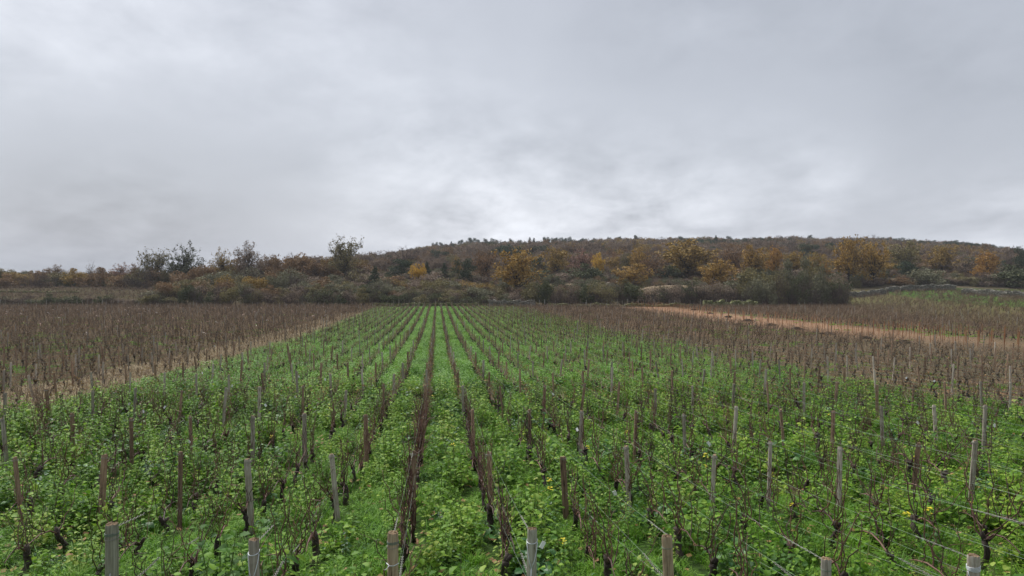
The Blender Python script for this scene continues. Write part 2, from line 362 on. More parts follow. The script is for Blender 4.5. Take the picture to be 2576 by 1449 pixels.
# ------------------------------------------------------------------ mesh helpers
class Geo:
    def __init__(s): s.v = []; s.f = []; s.mi = []; s.n = 0
    def add(s, verts, faces, mi=0):
        verts = np.asarray(verts, float).reshape(-1, 3)
        s.v.append(verts)
        n = s.n
        s.f.extend([tuple(int(i) + n for i in f) for f in faces]); s.mi.extend([mi] * len(faces))
        s.n += len(verts)
    def quads(s, cen, ux, uy, mi=0):           # arrays of centres and half axes
        cen, ux, uy = map(np.asarray, (cen, ux, uy)); k = len(cen)
        V = np.stack([cen - ux - uy, cen + ux - uy, cen + ux + uy, cen - ux + uy], 1).reshape(-1, 3)
        F = (np.arange(k * 4).reshape(-1, 4) + s.n)
        s.v.append(V); s.f.extend(map(tuple, F.tolist())); s.mi.extend([mi] * k); s.n += k * 4
    def tris(s, p0, p1, p2, mi=0):
        k = len(p0); V = np.stack([p0, p1, p2], 1).reshape(-1, 3)
        F = (np.arange(k * 3).reshape(-1, 3) + s.n)
        s.v.append(V); s.f.extend(map(tuple, F.tolist())); s.mi.extend([mi] * k); s.n += k * 3
    def tube(s, pts, radii, sides=5, mi=0, cap=True):
        pts = [Vector(p) for p in pts]; n = len(pts)
        V = []; ref = Vector((0.31, 0.9, 0.2))
        for i, p in enumerate(pts):
            t = (pts[min(i + 1, n - 1)] - pts[max(i - 1, 0)])
            t = t.normalized() if t.length > 1e-9 else Vector((0, 0, 1))
            a = t.cross(ref)
            if a.length < 0.05: a = t.cross(Vector((1, 0, 0)))
            a.normalize(); b_ = t.cross(a)
            r = radii[i] if hasattr(radii, '__len__') else radii
            for k in range(sides):
                an = 2 * math.pi * k / sides
                V.append(p + (a * math.cos(an) + b_ * math.sin(an)) * r)
        F = []
        for i in range(n - 1):
            for k in range(sides):
                k2 = (k + 1) % sides
                F.append((i * sides + k, i * sides + k2, (i + 1) * sides + k2, (i + 1) * sides + k))
        if cap and sides > 2:
            F.append(tuple(range(sides))[::-1]); F.append(tuple((n - 1) * sides + k for k in range(sides)))
        s.add([tuple(p) for p in V], F, mi)
    def mesh(s, name, mats, smooth=False):
        me = bpy.data.meshes.new(name)
        V = np.concatenate(s.v) if s.v else np.zeros((0, 3))
        me.from_pydata(V.tolist(), [], s.f)
        for m in mats: me.materials.append(m)
        if len(mats) > 1: me.polygons.foreach_set('material_index', np.array(s.mi, np.int32))
        if smooth: me.polygons.foreach_set('use_smooth', np.ones(len(me.polygons), bool))
        me.update()
        return me
def link(name, me, parent=None, loc=None, rot=None, scale=None):
    o = bpy.data.objects.new(name, me); C.objects.link(o)
    if parent is not None: o.parent = parent
    if loc is not None: o.location = loc
    if rot is not None: o.rotation_euler = rot
    if scale is not None: o.scale = scale
    return o
def tag(o, label=None, cat=None, group=None, kind=None):
    if label: o['label'] = label
    if cat: o['category'] = cat
    if group: o['group'] = group
    if kind: o['kind'] = kind
    return o
def empty(name, loc, rz=0, scale=None):
    o = bpy.data.objects.new(name, None); C.objects.link(o); o.location = loc; o.rotation_euler = (0, 0, rz)
    o.empty_display_size = 0.2
    if scale: o.scale = scale
    return o
def rdirs(n, rng=RNG):
    v = rng.normal(size=(n, 3)); return v / np.linalg.norm(v, axis=1)[:, None]
def rand_axes(n, size, rng=RNG, up=0.0, aspect=0.6):
    """two perpendicular half axes for n small leaf faces"""
    nr = rdirs(n, rng); nr[:, 2] += up; nr /= np.linalg.norm(nr, axis=1)[:, None]
    t = rdirs(n, rng); ux = np.cross(nr, t); ux /= np.linalg.norm(ux, axis=1)[:, None]; uy = np.cross(nr, ux)
    size = np.asarray(size).reshape(-1, 1) if hasattr(size, '__len__') else size
    return ux * size * 0.5, uy * size * 0.5 * aspect

# ------------------------------------------------------------------ instancing of what nobody could count
def instancer(name, pts, rots, scls, idx, protos, label, cat):
    col = bpy.data.collections.new('src_' + name)
    for i, me in enumerate(protos):
        col.objects.link(bpy.data.objects.new('src_%s_%02d' % (name, i), me))
    me = bpy.data.meshes.new(name)
    n = len(pts)
    me.vertices.add(n); me.vertices.foreach_set('co', np.asarray(pts, np.float32).ravel())
    a = me.attributes.new('rot', 'FLOAT_VECTOR', 'POINT'); a.data.foreach_set('vector', np.asarray(rots, np.float32).ravel())
    a = me.attributes.new('scl', 'FLOAT_VECTOR', 'POINT'); a.data.foreach_set('vector', np.asarray(scls, np.float32).ravel())
    a = me.attributes.new('idx', 'INT', 'POINT'); a.data.foreach_set('value', np.asarray(idx, np.int32))
    o = link(name, me)
    ng = bpy.data.node_groups.new('scatter_' + name, 'GeometryNodeTree')
    ng.interface.new_socket('Geometry', in_out='INPUT', socket_type='NodeSocketGeometry')
    ng.interface.new_socket('Geometry', in_out='OUTPUT', socket_type='NodeSocketGeometry')
    gi = ng.nodes.new('NodeGroupInput'); go = ng.nodes.new('NodeGroupOutput')
    ip = ng.nodes.new('GeometryNodeInstanceOnPoints'); ci = ng.nodes.new('GeometryNodeCollectionInfo')
    ci.inputs['Collection'].default_value = col
    ci.inputs['Separate Children'].default_value = True; ci.inputs['Reset Children'].default_value = True
    def na(nm, dt):
        x = ng.nodes.new('GeometryNodeInputNamedAttribute'); x.data_type = dt; x.inputs['Name'].default_value = nm
        return x.outputs['Attribute']
    er = ng.nodes.new('FunctionNodeEulerToRotation')
    ng.links.new(na('rot', 'FLOAT_VECTOR'), er.inputs[0])
    ip.inputs['Pick Instance'].default_value = True
    ng.links.new(gi.outputs[0], ip.inputs['Points']); ng.links.new(ci.outputs[0], ip.inputs['Instance'])
    ng.links.new(na('idx', 'INT'), ip.inputs['Instance Index'])
    ng.links.new(er.outputs[0], ip.inputs['Rotation']); ng.links.new(na('scl', 'FLOAT_VECTOR'), ip.inputs['Scale'])
    ng.links.new(ip.outputs[0], go.inputs[0])
    md = o.modifiers.new('scatter', 'NODES'); md.node_group = ng
    tag(o, label, cat, kind='stuff')
    return o
def scatter_arrays(n, smin, smax, tilt=0.1, rng=RNG, rz=None):
    r = np.zeros((n, 3)); r[:, 0] = rng.normal(0, tilt, n); r[:, 1] = rng.normal(0, tilt, n)
    r[:, 2] = rng.uniform(0, 2 * math.pi, n) if rz is None else rz
    s = rng.uniform(smin, smax, n)
    return r, np.repeat(s[:, None], 3, 1)
def vnoise(x, y, s, seed=0):
    """smooth value noise in 0..1"""
    x = np.asarray(x) / s; y = np.asarray(y) / s
    xi = np.floor(x).astype(int); yi = np.floor(y).astype(int); fx = x - xi; fy = y - yi
    fx = fx * fx * (3 - 2 * fx); fy = fy * fy * (3 - 2 * fy)
    def h(i, j):
        n = (i * 374761393 + j * 668265263 + seed * 974634777) & 0xffffffff
        n = ((n ^ (n >> 13)) * 1274126177) & 0xffffffff
        return ((n ^ (n >> 16)) & 0xffff) / 65535.0
    return (h(xi, yi) * (1 - fx) + h(xi + 1, yi) * fx) * (1 - fy) + (h(xi, yi + 1) * (1 - fx) + h(xi + 1, yi + 1) * fx) * fy

# ------------------------------------------------------------------ ground and hill
def grid_mesh(name, xs, ys, mat):
    XX, YY = np.meshgrid(xs, ys); ZZ = zg(XX, YY)
    V = np.stack([XX, YY, ZZ], -1).reshape(-1, 3)
    nx, ny = len(xs), len(ys)
    i = np.arange(ny - 1)[:, None] * nx + np.arange(nx - 1)[None, :]
    F = np.stack([i, i + 1, i + 1 + nx, i + nx], -1).reshape(-1, 4)
    me = bpy.data.meshes.new(name)
    me.from_pydata(V.tolist(), [], F.tolist()); me.materials.append(mat)
    me.polygons.foreach_set('use_smooth', np.ones(len(me.polygons), bool))
    return link(name, me)
t = np.linspace(-1, 1, 261)
xs = np.sign(t) * (np.abs(t) * 60 + np.abs(t) ** 4 * 840)
ys_near = np.concatenate([np.linspace(-40, 0, 8), np.linspace(1, 40, 80), np.linspace(41, 138, 80), np.linspace(139.5, 222, 60)])
ys_far = np.concatenate([[222.0], np.linspace(228, 640, 70), np.linspace(660, 1000, 12)])
tag(grid_mesh('ground', xs, ys_near, MAT['ground']), kind='structure')
tag(grid_mesh('hill', xs, ys_far, MAT['hill']), kind='structure')

# ------------------------------------------------------------------ cover crop: leafy mustard, grass
LEAF_HI = [(0, 0.0), (.10, .05), (.25, .20), (.36, .33), (.45, .24), (.62, .37), (.74, .25), (.88, .20), (1.0, 0.0)]
LEAF_MID = [(0, 0.0), (.3, .30), (.65, .36), (1.0, 0.0)]
LEAF_LO = [(0, 0.0), (.5, .36), (1.0, 0.0)]
def add_leaf(g, base, yaw, pitch, L, prof, droop=0.5, fold=0.25, mi=0, roll=0.0):
    """a lobed leaf folded along its midrib and drooping to its tip"""
    cy, sy = math.cos(yaw), math.sin(yaw)
    f0 = Vector((cy * math.cos(pitch), sy * math.cos(pitch), math.sin(pitch)))
    side = Vector((-sy, cy, 0)); up = side.cross(f0) * -1
    if up.z < 0: up = -up
    side = side * math.cos(roll) + up * math.sin(roll); up = side.cross(f0); up = up if up.z > 0 else -up
    V = []
    for t_, w in prof:
        dz = -droop * t_ * t_ * L
        m = Vector(base) + f0 * (t_ * L * (1 - 0.15 * droop * t_)) + Vector((0, 0, dz))
        V.append(m)
        V.append(m + side * (w * L) + up * (fold * w * L)); V.append(m - side * (w * L) + up * (fold * w * L))
    F = []
    for i in range(len(prof) - 1):
        a, b2 = i * 3, (i + 1) * 3
        if prof[i][1] == 0:   F += [(a, b2 + 1, b2), (a, b2, b2 + 2)]
        elif prof[i + 1][1] == 0: F += [(a, a + 1, b2), (a, b2, a + 2)]
        else: F += [(a, a + 1, b2 + 1, b2), (a, b2, b2 + 2, a + 2)]
    g.add([tuple(p) for p in V], F, mi)
def weed_plant(seed, prof, nst, nl, H, R, Lr, stems=True):
    rng = random.Random(seed); g = Geo()
    for s in range(nst):
        an = rng.uniform(0, 6.283); lean = rng.uniform(0.05, 1.0) * R; h = H * rng.uniform(0.55, 1.05)
        top = Vector((math.cos(an) * lean, math.sin(an) * lean, h))
        bs = Vector((math.cos(an) * lean * 0.35, math.sin(an) * lean * 0.35, -0.03))
        if stems: g.tube([bs, bs.lerp(top, 0.5) + Vector((0, 0, 0.02)), top], [0.005, 0.004, 0.002], 3, 1, cap=False)
        yaw = rng.uniform(0, 6.283)
        for k in range(nl):
            t_ = 0.18 + 0.82 * (k + rng.random() * 0.7) / nl
            p = bs.lerp(top, min(t_, 1.0)); yaw += 2.4 + rng.uniform(-.4, .4)
            L = rng.uniform(*Lr) * (1.1 - 0.45 * t_) 
            pet = L * rng.uniform(0.15, 0.4)
            p2 = p + Vector((math.cos(yaw) * pet, math.sin(yaw) * pet, pet * 0.4))
            add_leaf(g, p2, yaw, rng.uniform(-0.15, 0.65), L, prof, rng.uniform(0.15, 0.6), rng.uniform(0.05, 0.4), 0, rng.uniform(-.4, .4))
    return g
WEED_HI = [weed_plant(100 + i, LEAF_HI, 6, 10, (0.54, 0.42, 0.48, 0.28, 0.62, 0.36)[i], 0.23, (0.06, 0.13)).mesh('mustard_plant', [MAT['weed'], MAT['weed_stem']], False) for i in range(6)]
MAT['weed_dark'] = leaf_mat('dark_lobed_leaf', [(0.018, 0.06, 0.02), (0.04, 0.12, 0.03), (0.08, 0.19, 0.045), (0.13, 0.25, 0.07)], 0.45, 0.25, 0.25, 0.4)
MAT['weed_pale'] = leaf_mat('pale_yellowing_leaf', [(0.09, 0.21, 0.03), (0.17, 0.31, 0.04), (0.27, 0.37, 0.06), (0.34, 0.34, 0.08)], 0.55, 0.2, 0.35, 0.4)
LEAF_ROUND = [(0, 0.0), (.10, .16), (.28, .34), (.5, .42), (.72, .36), (.9, .18), (1.0, 0.0)]
WEED_HI += [weed_plant(120, LEAF_HI, 4, 6, 0.30, 0.26, (0.11, 0.18)).mesh('broad_weed', [MAT['weed_dark'], MAT['weed_stem']]),
            weed_plant(121, LEAF_ROUND, 9, 8, 0.24, 0.24, (0.035, 0.06)).mesh('small_round_weed', [MAT['weed_dark'], MAT['weed_stem']]),
            weed_plant(122, LEAF_HI, 5, 10, 0.66, 0.18, (0.06, 0.11)).mesh('tall_mustard', [MAT['weed_pale'], MAT['weed_stem']]),
            weed_plant(123, LEAF_ROUND, 10, 9, 0.34, 0.28, (0.03, 0.055)).mesh('fine_weed', [MAT['weed'], MAT['weed_stem']])]
WEED_MID = [weed_plant(200 + i, LEAF_MID, 9, 9, 0.46, 0.34, (0.07, 0.13), False).mesh('mustard_clump', [MAT['weed_far'], MAT['weed_stem']]) for i in range(5)]
WEED_LO = [weed_plant(300 + i, LEAF_LO, 14, 9, 0.55, 0.62, (0.09, 0.16), False).mesh('mustard_patch', [MAT['weed_far'], MAT['weed_stem']]) for i in range(5)]
def tuft(seed, n, H, R, mat, w=0.004):
    rng = random.Random(seed); g = Geo()
    for i in range(n):
        an = rng.uniform(0, 6.283); r = R * rng.random() ** 0.6; b0 = Vector((math.cos(an) * r, math.sin(an) * r, -0.01))
        yaw = rng.uniform(0, 6.283); h = H * rng.uniform(0.5, 1.1); ln = h * rng.uniform(0.3, 1.1)
        d = Vector((math.cos(yaw), math.sin(yaw), 0)); sd_ = Vector((-d.y, d.x, 0)) * w * rng.uniform(0.7, 1.3)
        V = []
        for t_, ww in ((0, 1), (0.4, 0.9), (0.75, 0.6), (1.0, 0.12)):
            p = b0 + d * (ln * t_ ** 1.8) + Vector((0, 0, h * (t_ - 0.42 * t_ ** 3)))
            V += [p - sd_ * ww, p + sd_ * ww]
        g.add([tuple(p) for p in V], [(0, 1, 3, 2), (2, 3, 5, 4), (4, 5, 7, 6)])
    return g.mesh('grass_tuft', [mat])
TUFTS = [tuft(i, 60, 0.24, 0.13, MAT['grass']) for i in range(5)]
TUFTS_FAR = [tuft(20 + i, 60, 0.16, 0.32, MAT['grass'], 0.009) for i in range(4)]
STRAWS = [tuft(40 + i, 55, 0.30, 0.25, MAT['straw'], 0.006) for i in range(4)]

def sample(a0, a1, b0, b1, dens, rng=RNG, m=0.16):
    n = int((a1 - a0) * (b1 - b0) * dens)
    a = rng.uniform(a0, a1, n); b_ = rng.uniform(b0, b1, n)
    x, y = ab2xy(a, b_); k = in_view(x, y, m)
    return a[k], b_[k], x[k], y[k]
def row_dist(b_): return np.abs(((b_ - ROW0 + 0.5) % 1.0) - 0.5)
def lush(a, b_):
    """how thick the mustard grows: 0 bare .. 1 full"""
    L = 0.62 + 0.55 * (vnoise(a, b_, 1.3, 3) - 0.35) + 0.35 * (vnoise(a, b_, 4.0, 5) - 0.5)
    L = L + 0.25 * sst(12, 26, a) * (1 - sst(3.5, 6.5, b_))
    L = L * (1 - sst(6.0, 11, b_) * sst(14, 34, a) * 0.38) * (1 - sst(11, 16.5, b_) * sst(9, 22, a) * 0.6)
    for ca, cb, r, k in ((7.7, -1.0, 0.8, 0.7), (8.4, -2.4, 0.9, 0.6), (7.2, 0.2, 0.55, 0.6), (7.0, 1.3, 0.55, 0.5), (10.3, -0.75, 0.6, 0.45), (7.6, 2.0, .5, .5), (7.4, -3.6, 0.8, 0.6), (10.5, 5.3, 1.0, .5)):
        L = L - k * np.exp(-((a - ca) ** 2 + (b_ - cb) ** 2) / (r * r))
    L = L * sst(-11.6, -10.9, b_) * (1 - sst(15.5, 17.0, b_))
    return L
# near plants
a, b_, x, y = sample(3.6, 26, -12, 17, 24)
L = lush(a, b_); rd = row_dist(b_)
k = RNG.random(len(a)) < np.clip(L, 0, 1) * np.where(rd < 0.13, 0.16, 1.0)
a, b_, x, y, L, rd = (q[k] for q in (a, b_, x, y, L, rd))
r, s = scatter_arrays(len(a), 0.6, 1.15, 0.15)
s *= (0.70 + 0.40 * np.clip(L, 0, 1) + 1.0 * (vnoise(a, b_, 0.7, 9) - 0.5))[:, None] * np.where(rd < 0.18, 0.75, 1.0)[:, None]
instancer('mustard_plants', np.stack([x, y, zg(x, y)], 1), r, s, np.where(RNG.random(len(a)) < .16 + .35 * (vnoise(a, b_, 1.6, 41) > .66), RNG.integers(6, 10, len(a)), RNG.integers(0, 6, len(a))), WEED_HI,
          'lush green mustard cover crop covering the ground between the nearer vine rows', 'cover crop')
N_WEED = len(a)
a, b_, x, y = sample(26, 52, -12, 17, 8)
L = lush(a, b_); rd = row_dist(b_)
k = RNG.random(len(a)) < np.clip(L * 1.1, 0, 1) * np.where(rd < 0.14, 0.15, 1.0)
a, b_, x, y = a[k], b_[k], x[k], y[k]
r, s = scatter_arrays(len(a), 0.6, 1.0, 0.15)
instancer('mustard_clumps', np.stack([x, y, zg(x, y)], 1), r, s, RNG.integers(0, 5, len(a)), WEED_MID,
          'green mustard cover crop filling the lanes of the middle distance', 'cover crop')
a, b_, x, y = sample(52, 140, -12, 17, 3.8)
L = lush(a, b_); rd = row_dist(b_)
k = RNG.random(len(a)) < np.clip(L * 1.15, 0, 1) * np.where(rd < 0.19, 0.0, 1.0)
a, b_, x, y = a[k], b_[k], x[k], y[k]
r, s = scatter_arrays(len(a), 0.45, 0.72, 0.12)
instancer('mustard_patches', np.stack([x, y, zg(x, y)], 1), r, s, RNG.integers(0, 5, len(a)), WEED_LO,
          'bright green mustard lanes running up to the hedge at the far end', 'cover crop')
# grass
a, b_, x, y = sample(3.6, 20, -12, 17, 26)
L = lush(a, b_)
k = RNG.random(len(a)) < np.clip(1.15 - L * 0.8, 0.15, 1) * np.where(row_dist(b_) < .12, .4, 1)
a, b_, x, y = a[k], b_[k], x[k], y[k]
r, s = scatter_arrays(len(a), 0.6, 1.15, 0.1)
instancer('grass', np.stack([x, y, zg(x, y)], 1), r, s, RNG.integers(0, 5, len(a)), TUFTS, 'bright green grass tufts growing below the nearest vines', 'grass')
a, b_, x, y = sample(20, 112, -75, 60, 2.2)
pn = vnoise(x, y, 3.0, 11)
k = RNG.random(len(a)) < np.where((b_ > -11) & (b_ < 17), 0.8, np.clip((pn - 0.42) * 2.6, 0, 0.75) * (1 - .7 * sst(45, 90, a)) * np.where((b_ > 35) & (b_ < 43), .15, 1))
k &= ~((b_ > -14.6) & (b_ < -11))
a, b_, x, y = a[k], b_[k], x[k], y[k]
r, s = scatter_arrays(len(a), 0.6, 1.1, 0.1)
instancer('grass', np.stack([x, y, zg(x, y)], 1), r, s, RNG.integers(0, 4, len(a)), TUFTS_FAR, 'short green grass between the bare vine rows of the middle distance', 'grass')
a, b_, x, y = sample(10, 110, -14.6, -11.0, 20)
r, s = scatter_arrays(len(a), 0.5, 1.3, 0.15)
instancer('dry_grass', np.stack([x, y, zg(x, y)], 1), r, s, RNG.integers(0, 4, len(a)), STRAWS, 'pale straw coloured dead grass along the left edge of the green parcel', 'dry grass')
# green parcel on the rise at the right, at the edge of the woods
n = 9000
x = RNG.uniform(60, 140, n); y = RNG.uniform(85, 178, n)
e = x - 52 - (y - 75) * 0.19
k = (e > 17) & in_view(x, y, 0.08) & (RNG.random(n) < 0.5) & (np.abs(((xy2ab(x, y)[1] - ROW0 + .5) % 1) - .5) > 0.2)
x, y = x[k], y[k]
r, s = scatter_arrays(len(x), 0.4, 0.75, 0.1)
instancer('mustard_patches', np.stack([x, y, zg(x, y)], 1), r, s, RNG.integers(0, 5, len(x)), WEED_LO, 'dull green cover crop in the upper right parcel below the stone wall', 'cover crop')
# fallen leaves and prunings
g = Geo(); n = 4500
a, b_, x, y = sample(4, 26, -13, 24, n / 240.0)
cen = np.stack([x, y, zg(x, y) + RNG.uniform(0.0, 0.16, len(x)) * (vnoise(x, y, .8, 51))], 1)
ux, uy = rand_axes(len(x), 0.06, up=2.0, aspect=0.8)
g.quads(cen, ux, uy)
tag(link('leaf_litter', g.mesh('leaf_litter', [MAT['litter']])), 'brown and yellow fallen vine leaves lying among the grass', 'leaf litter', kind='stuff')

# ------------------------------------------------------------------ vines
def gnarly(rng, h, lean, r0, sides=8, n=9):
    pts, rr = [], []
    ph = rng.uniform(0, 6.28); an = rng.uniform(0, 6.28)
    for i in range(n):
        t_ = i / (n - 1)
        k = lean * t_ + 0.025 * math.sin(t_ * 7 + ph)
        pts.append(Vector((math.cos(an) * 0.03 * math.sin(t_ * 9 + ph), k, -0.05 + (h + 0.05) * t_)))
        rr.append(r0 * (1.25 - 0.45 * t_ + 0.28 * math.sin(i * 2.1 + ph) * 0.5 + (0.22 if i >= n - 2 else 0)))
    return pts, rr
def trunk_geo(rng, h, lean, r0, sides=8):
    g = Geo(); pts, rr = gnarly(rng, h, lean, r0, sides); g.tube(pts, rr, sides)
    V = g.v[0]; nv = np.random.default_rng(rng.randrange(1 << 30)).normal(0, r0 * 0.16, V.shape); g.v[0] = V + nv
    for k in range(rng.randrange(2, 4)):        # knobby heads where canes were cut
        p = pts[-1]; d = Vector((rng.uniform(-.5, .5), rng.uniform(-1, 1), rng.uniform(0.2, 1))).normalized()
        g.tube([p - d * 0.01, p + d * 0.05, p + d * 0.09], [r0 * 0.9, r0 * 0.85, r0 * 0.5], 6)
    return g, pts[-1]
LOWW = [1.0]
def cane_path(rng, p0, dy, dx, top, n=9, wob=0.022):
    pts = [Vector(p0)]; base = Vector(p0)
    for i in range(1, n):
        t_ = i / (n - 1)
        p = base + Vector((dx * t_ ** 1.3, dy * (1 - (1 - t_) ** 1.8), (top - base.z) * (t_ ** 1.15)))
        p += Vector((rng.uniform(-wob, wob), rng.uniform(-wob, wob), 0))
        pts.append(p)
    return pts
def vine_proto(seed, canes, low=False):
    rng = random.Random(seed)
    h = rng.uniform(0.18, 0.36); lean = rng.uniform(-0.24, 0.24); r0 = rng.uniform(0.022, 0.038)
    tg, head = trunk_geo(rng, h, lean, r0, 5 if low else 8)
    cg = []
    arm = rng.choice((-1, 1)); armlen = rng.uniform(0.3, 0.55)
    for c in range(canes):
        g = Geo()
        if c == 0:                              # the fruiting cane tied down along the wire
            e = head + Vector((0, arm * armlen, 0.08))
            pts = [head, head + Vector((rng.uniform(-.02, .02), arm * armlen * 0.35, 0.10)), head + Vector((0, arm * armlen * 0.7, 0.11)), e, e + Vector((0.01, arm * 0.1, -0.04))]
            g.tube(pts, [0.011, 0.009, 0.008, 0.006, 0.004], 3 if low else 5, cap=False)
        else:
            if rng.random() < 0.55: p0 = head + Vector((rng.uniform(-.02, .02), arm * armlen * rng.uniform(0.1, 1.0), 0.09))
            else: p0 = head + Vector((rng.uniform(-.04, .04), rng.uniform(-.06, .06), 0.02))
            top = rng.uniform(0.72, 1.08) if rng.random() < .7 else rng.uniform(1.0, 1.32)
            n = 5 if low else 9
            wild = rng.random() < 0.40
            if low: top *= .78
            pts = cane_path(rng, p0, rng.uniform(-.30, .30) * (1.7 if wild or low else 1), rng.uniform(-.09, .09) * (1.6 if low else 3.2 if wild else 1), top, n, .04 if low else .03)
            if wild: pts[-1] = pts[-1] + Vector((rng.uniform(-.1, .1), 0.05, -0.10)); 
            r_ = rng.uniform(0.0050, 0.0082)
            g.tube(pts, [r_ * (1 - 0.55 * i / (n - 1)) for i in range(n)], 3 if low else 4, cap=False)
            for q in range(0 if low else rng.randrange(1, 4)):   # side shoots and tendrils
                i = rng.randrange(2, n - 1); p = pts[i]
                d = Vector((rng.uniform(-1, 1), rng.uniform(-1, 1), rng.uniform(0.1, 1.2))).normalized() * rng.uniform(0.06, 0.24)
                g.tube([p, p + d * 0.5 + Vector((0, 0, 0.01)), p + d], [0.0032, 0.0026, 0.0014], 3, cap=False)
            if low:
                for q in range(2):
                    i = rng.randrange(1, n); p = pts[i]
                    d = Vector((rng.uniform(-1, 1), rng.uniform(-1, 1), rng.uniform(0.1, 1.2))).normalized() * rng.uniform(0.08, 0.22)
                    g.tube([p, p + d], [0.003, 0.002], 3, cap=False)
        cg.append(g)
    return tg, cg
def joined(gs):
    G = Geo()
    for g in gs:
        for vv in g.v: G.v.append(vv)
        G.f.extend([tuple(i + G.n for i in f) for f in g.f]); G.mi.extend(g.mi); G.n += g.n
    return G
PROTO_NEAR = []
for i in range(9):
    tg, cg = vine_proto(500 + i, 7 + i % 3)
    PROTO_NEAR.append((tg.mesh('vine_trunk', [MAT['trunk']], True), [q.mesh('vine_cane', [MAT['cane']], True) for q in cg]))
PROTO_MID = []
for i in range(9):
    tg, cg = vine_proto(600 + i, 7 + i % 3)
    PROTO_MID.append((tg.mesh('vine_trunk', [MAT['trunk']], True), joined(cg).mesh('vine_canes', [MAT['cane']], True)))
def far_vine(seed, canes, stake=False):
    tg, cg = vine_proto(seed, canes, True)
    cj = joined(cg)
    n0 = len(tg.f)
    G = joined([tg, cj]); G.mi = [0] * n0 + [1] * len(cj.f)
    if stake:
        rng = random.Random(seed)
        G.tube([(0.03, 0.05, -0.05), (0.03 + rng.uniform(-.06, .06), 0.05 + rng.uniform(-.06, .06), rng.uniform(.9, 1.15))], [0.011, 0.011], 4, 2)
    nr = np.random.default_rng(seed); c = nr.normal(0, 1, (26, 3)) * np.array([.07, .26, .2]) + np.array([0, 0, .5]); c[:, 2] = np.clip(c[:, 2], .05, 1.0)
    ux, uy = rand_axes(26, nr.uniform(.02, .055, 26), nr, 0, .6); G.quads(c, ux, uy, 3)
    return G.mesh('vine', [MAT['trunk'], MAT['cane_far'], MAT['stake'], MAT['litter']])
FAR_VINES = [far_vine(700 + i, 12 + i % 5) for i in range(7)]
GREEN_VINES = [far_vine(740 + i, 6 + i % 3) for i in range(7)]
FAR_STAKED = [far_vine(720 + i, 12 + i % 5, i % 3 == 1) for i in range(7)]

ORD = ['first', 'second', 'third', 'fourth', 'fifth', 'sixth', 'seventh', 'eighth', 'ninth', 'tenth', 'eleventh', 'twelfth', 'thirteenth', 'fourteenth', 'fifteenth', 'sixteenth', 'seventeenth', 'eighteenth', 'nineteenth', 'twentieth', 'twenty-first', 'twenty-second', 'twenty-third', 'twenty-fourth']
def rowname(k):
    if k == 0: return 'the dense brown cane row'
    return '%s row %s of the brown cane row' % (ORD[min(abs(k) - 1, 23)], 'right' if k > 0 else 'left')
LEVELS = [5.36, 9.85, 13.5, 18.7] + [18.7 + 4.7 * i for i in range(1, 29)]
vines = []
for kr in range(-112, 126):
    bb = ROW0 + kr
    young = 34.0 < bb < 43.9
    a0 = 6.0 + (kr * 37 % 10) * 0.05
    n = int((152 - a0) / 0.98)
    for i in range(n):
        aa = a0 + i * 0.98 + RNG.normal(0, 0.06)
        x, y = ab2xy(aa, bb + RNG.normal(0, 0.025))
        if not (y > 4 and abs(x) < (0.75 if y < 22 else 0.92) * y + 1.0): continue
        if y > (141 if bb > -11 else 144): continue
        if RNG.random() < 0.06: continue
        if young: continue
        if x - 52 - (y - 75) * 0.19 > 9 and y > 60: continue
        vines.append((y, x, aa, bb, kr))
vines.sort()
IND = vines[:300]
REST = vines[300:]
MAXV = 12.5
for n_, (y, x, aa, bb, kr) in enumerate(IND):
    li = max(i for i in range(len(LEVELS)) if LEVELS[i] <= max(aa, LEVELS[0]))
    nth = int((aa - LEVELS[li]) / 0.98)
    sc = random.uniform(0.88, 1.1)
    root = empty('grape_vine', (x, y, zgf(x, y)), PSI + random.choice((0, math.pi)) + random.uniform(-.12, .12), (sc, sc, sc * random.uniform(0.9, 1.05)))
    side = '' if kr == 0 else '%s row %s of the brown cane row' % (ORD[abs(kr) - 1], 'right' if kr > 0 else 'left')
    lab = '%s vine past the %s post, %s' % (ORD[nth], ORD[li], side if kr else 'dense brown cane row straight up the slope')
    tag(root, lab, 'grape vine', 'bare grape vines in rows')
    if y < MAXV:
        tm, cms = random.choice(PROTO_NEAR)
        link('trunk', tm, root)
        for cm in cms: link('cane', cm, root)
        if kr == 0:
            for cm in random.choice(PROTO_NEAR)[1][1:]: link('cane', cm, root)
    else:
        tm, cm = random.choice(PROTO_MID)
        link('trunk', tm, root); link('canes', cm, root)
        if kr == 0: link('canes', random.choice(PROTO_MID)[1], root)
def vine_mass(name, lst, protos, label, extra=None):
    arr = np.array([(q[1], q[0]) for q in lst]); kr = np.array([q[4] for q in lst])
    n = len(arr)
    rz = PSI + RNG.choice([0, math.pi], n) + RNG.normal(0, 0.1, n)
    r, s = scatter_arrays(n, 0.82, 1.08, 0.04, rz=rz); s[:, 2] *= 0.92
    instancer(name, np.stack([arr[:, 0], arr[:, 1], zg(arr[:, 0], arr[:, 1])], 1), r, s, RNG.integers(0, len(protos), n), protos, label, 'grape vines')
vine_mass('grape_vines', [q for q in REST if -11.4 < q[3] < 16.8], GREEN_VINES, 'bare vine rows running away through the green parcel')
vine_mass('grape_vines', [q for q in REST if q[3] <= -11.4], FAR_STAKED, 'brown bare vines on stakes in the left parcel')
vine_mass('grape_vines', [q for q in REST if q[3] >= 16.8 and q[3] < 37], FAR_VINES, 'brown bare vines between the green parcel and the red soil strip')
vine_mass('grape_vines', [q for q in REST if q[3] >= 37], FAR_VINES, 'brown bare vines on the slope right of the red soil strip')
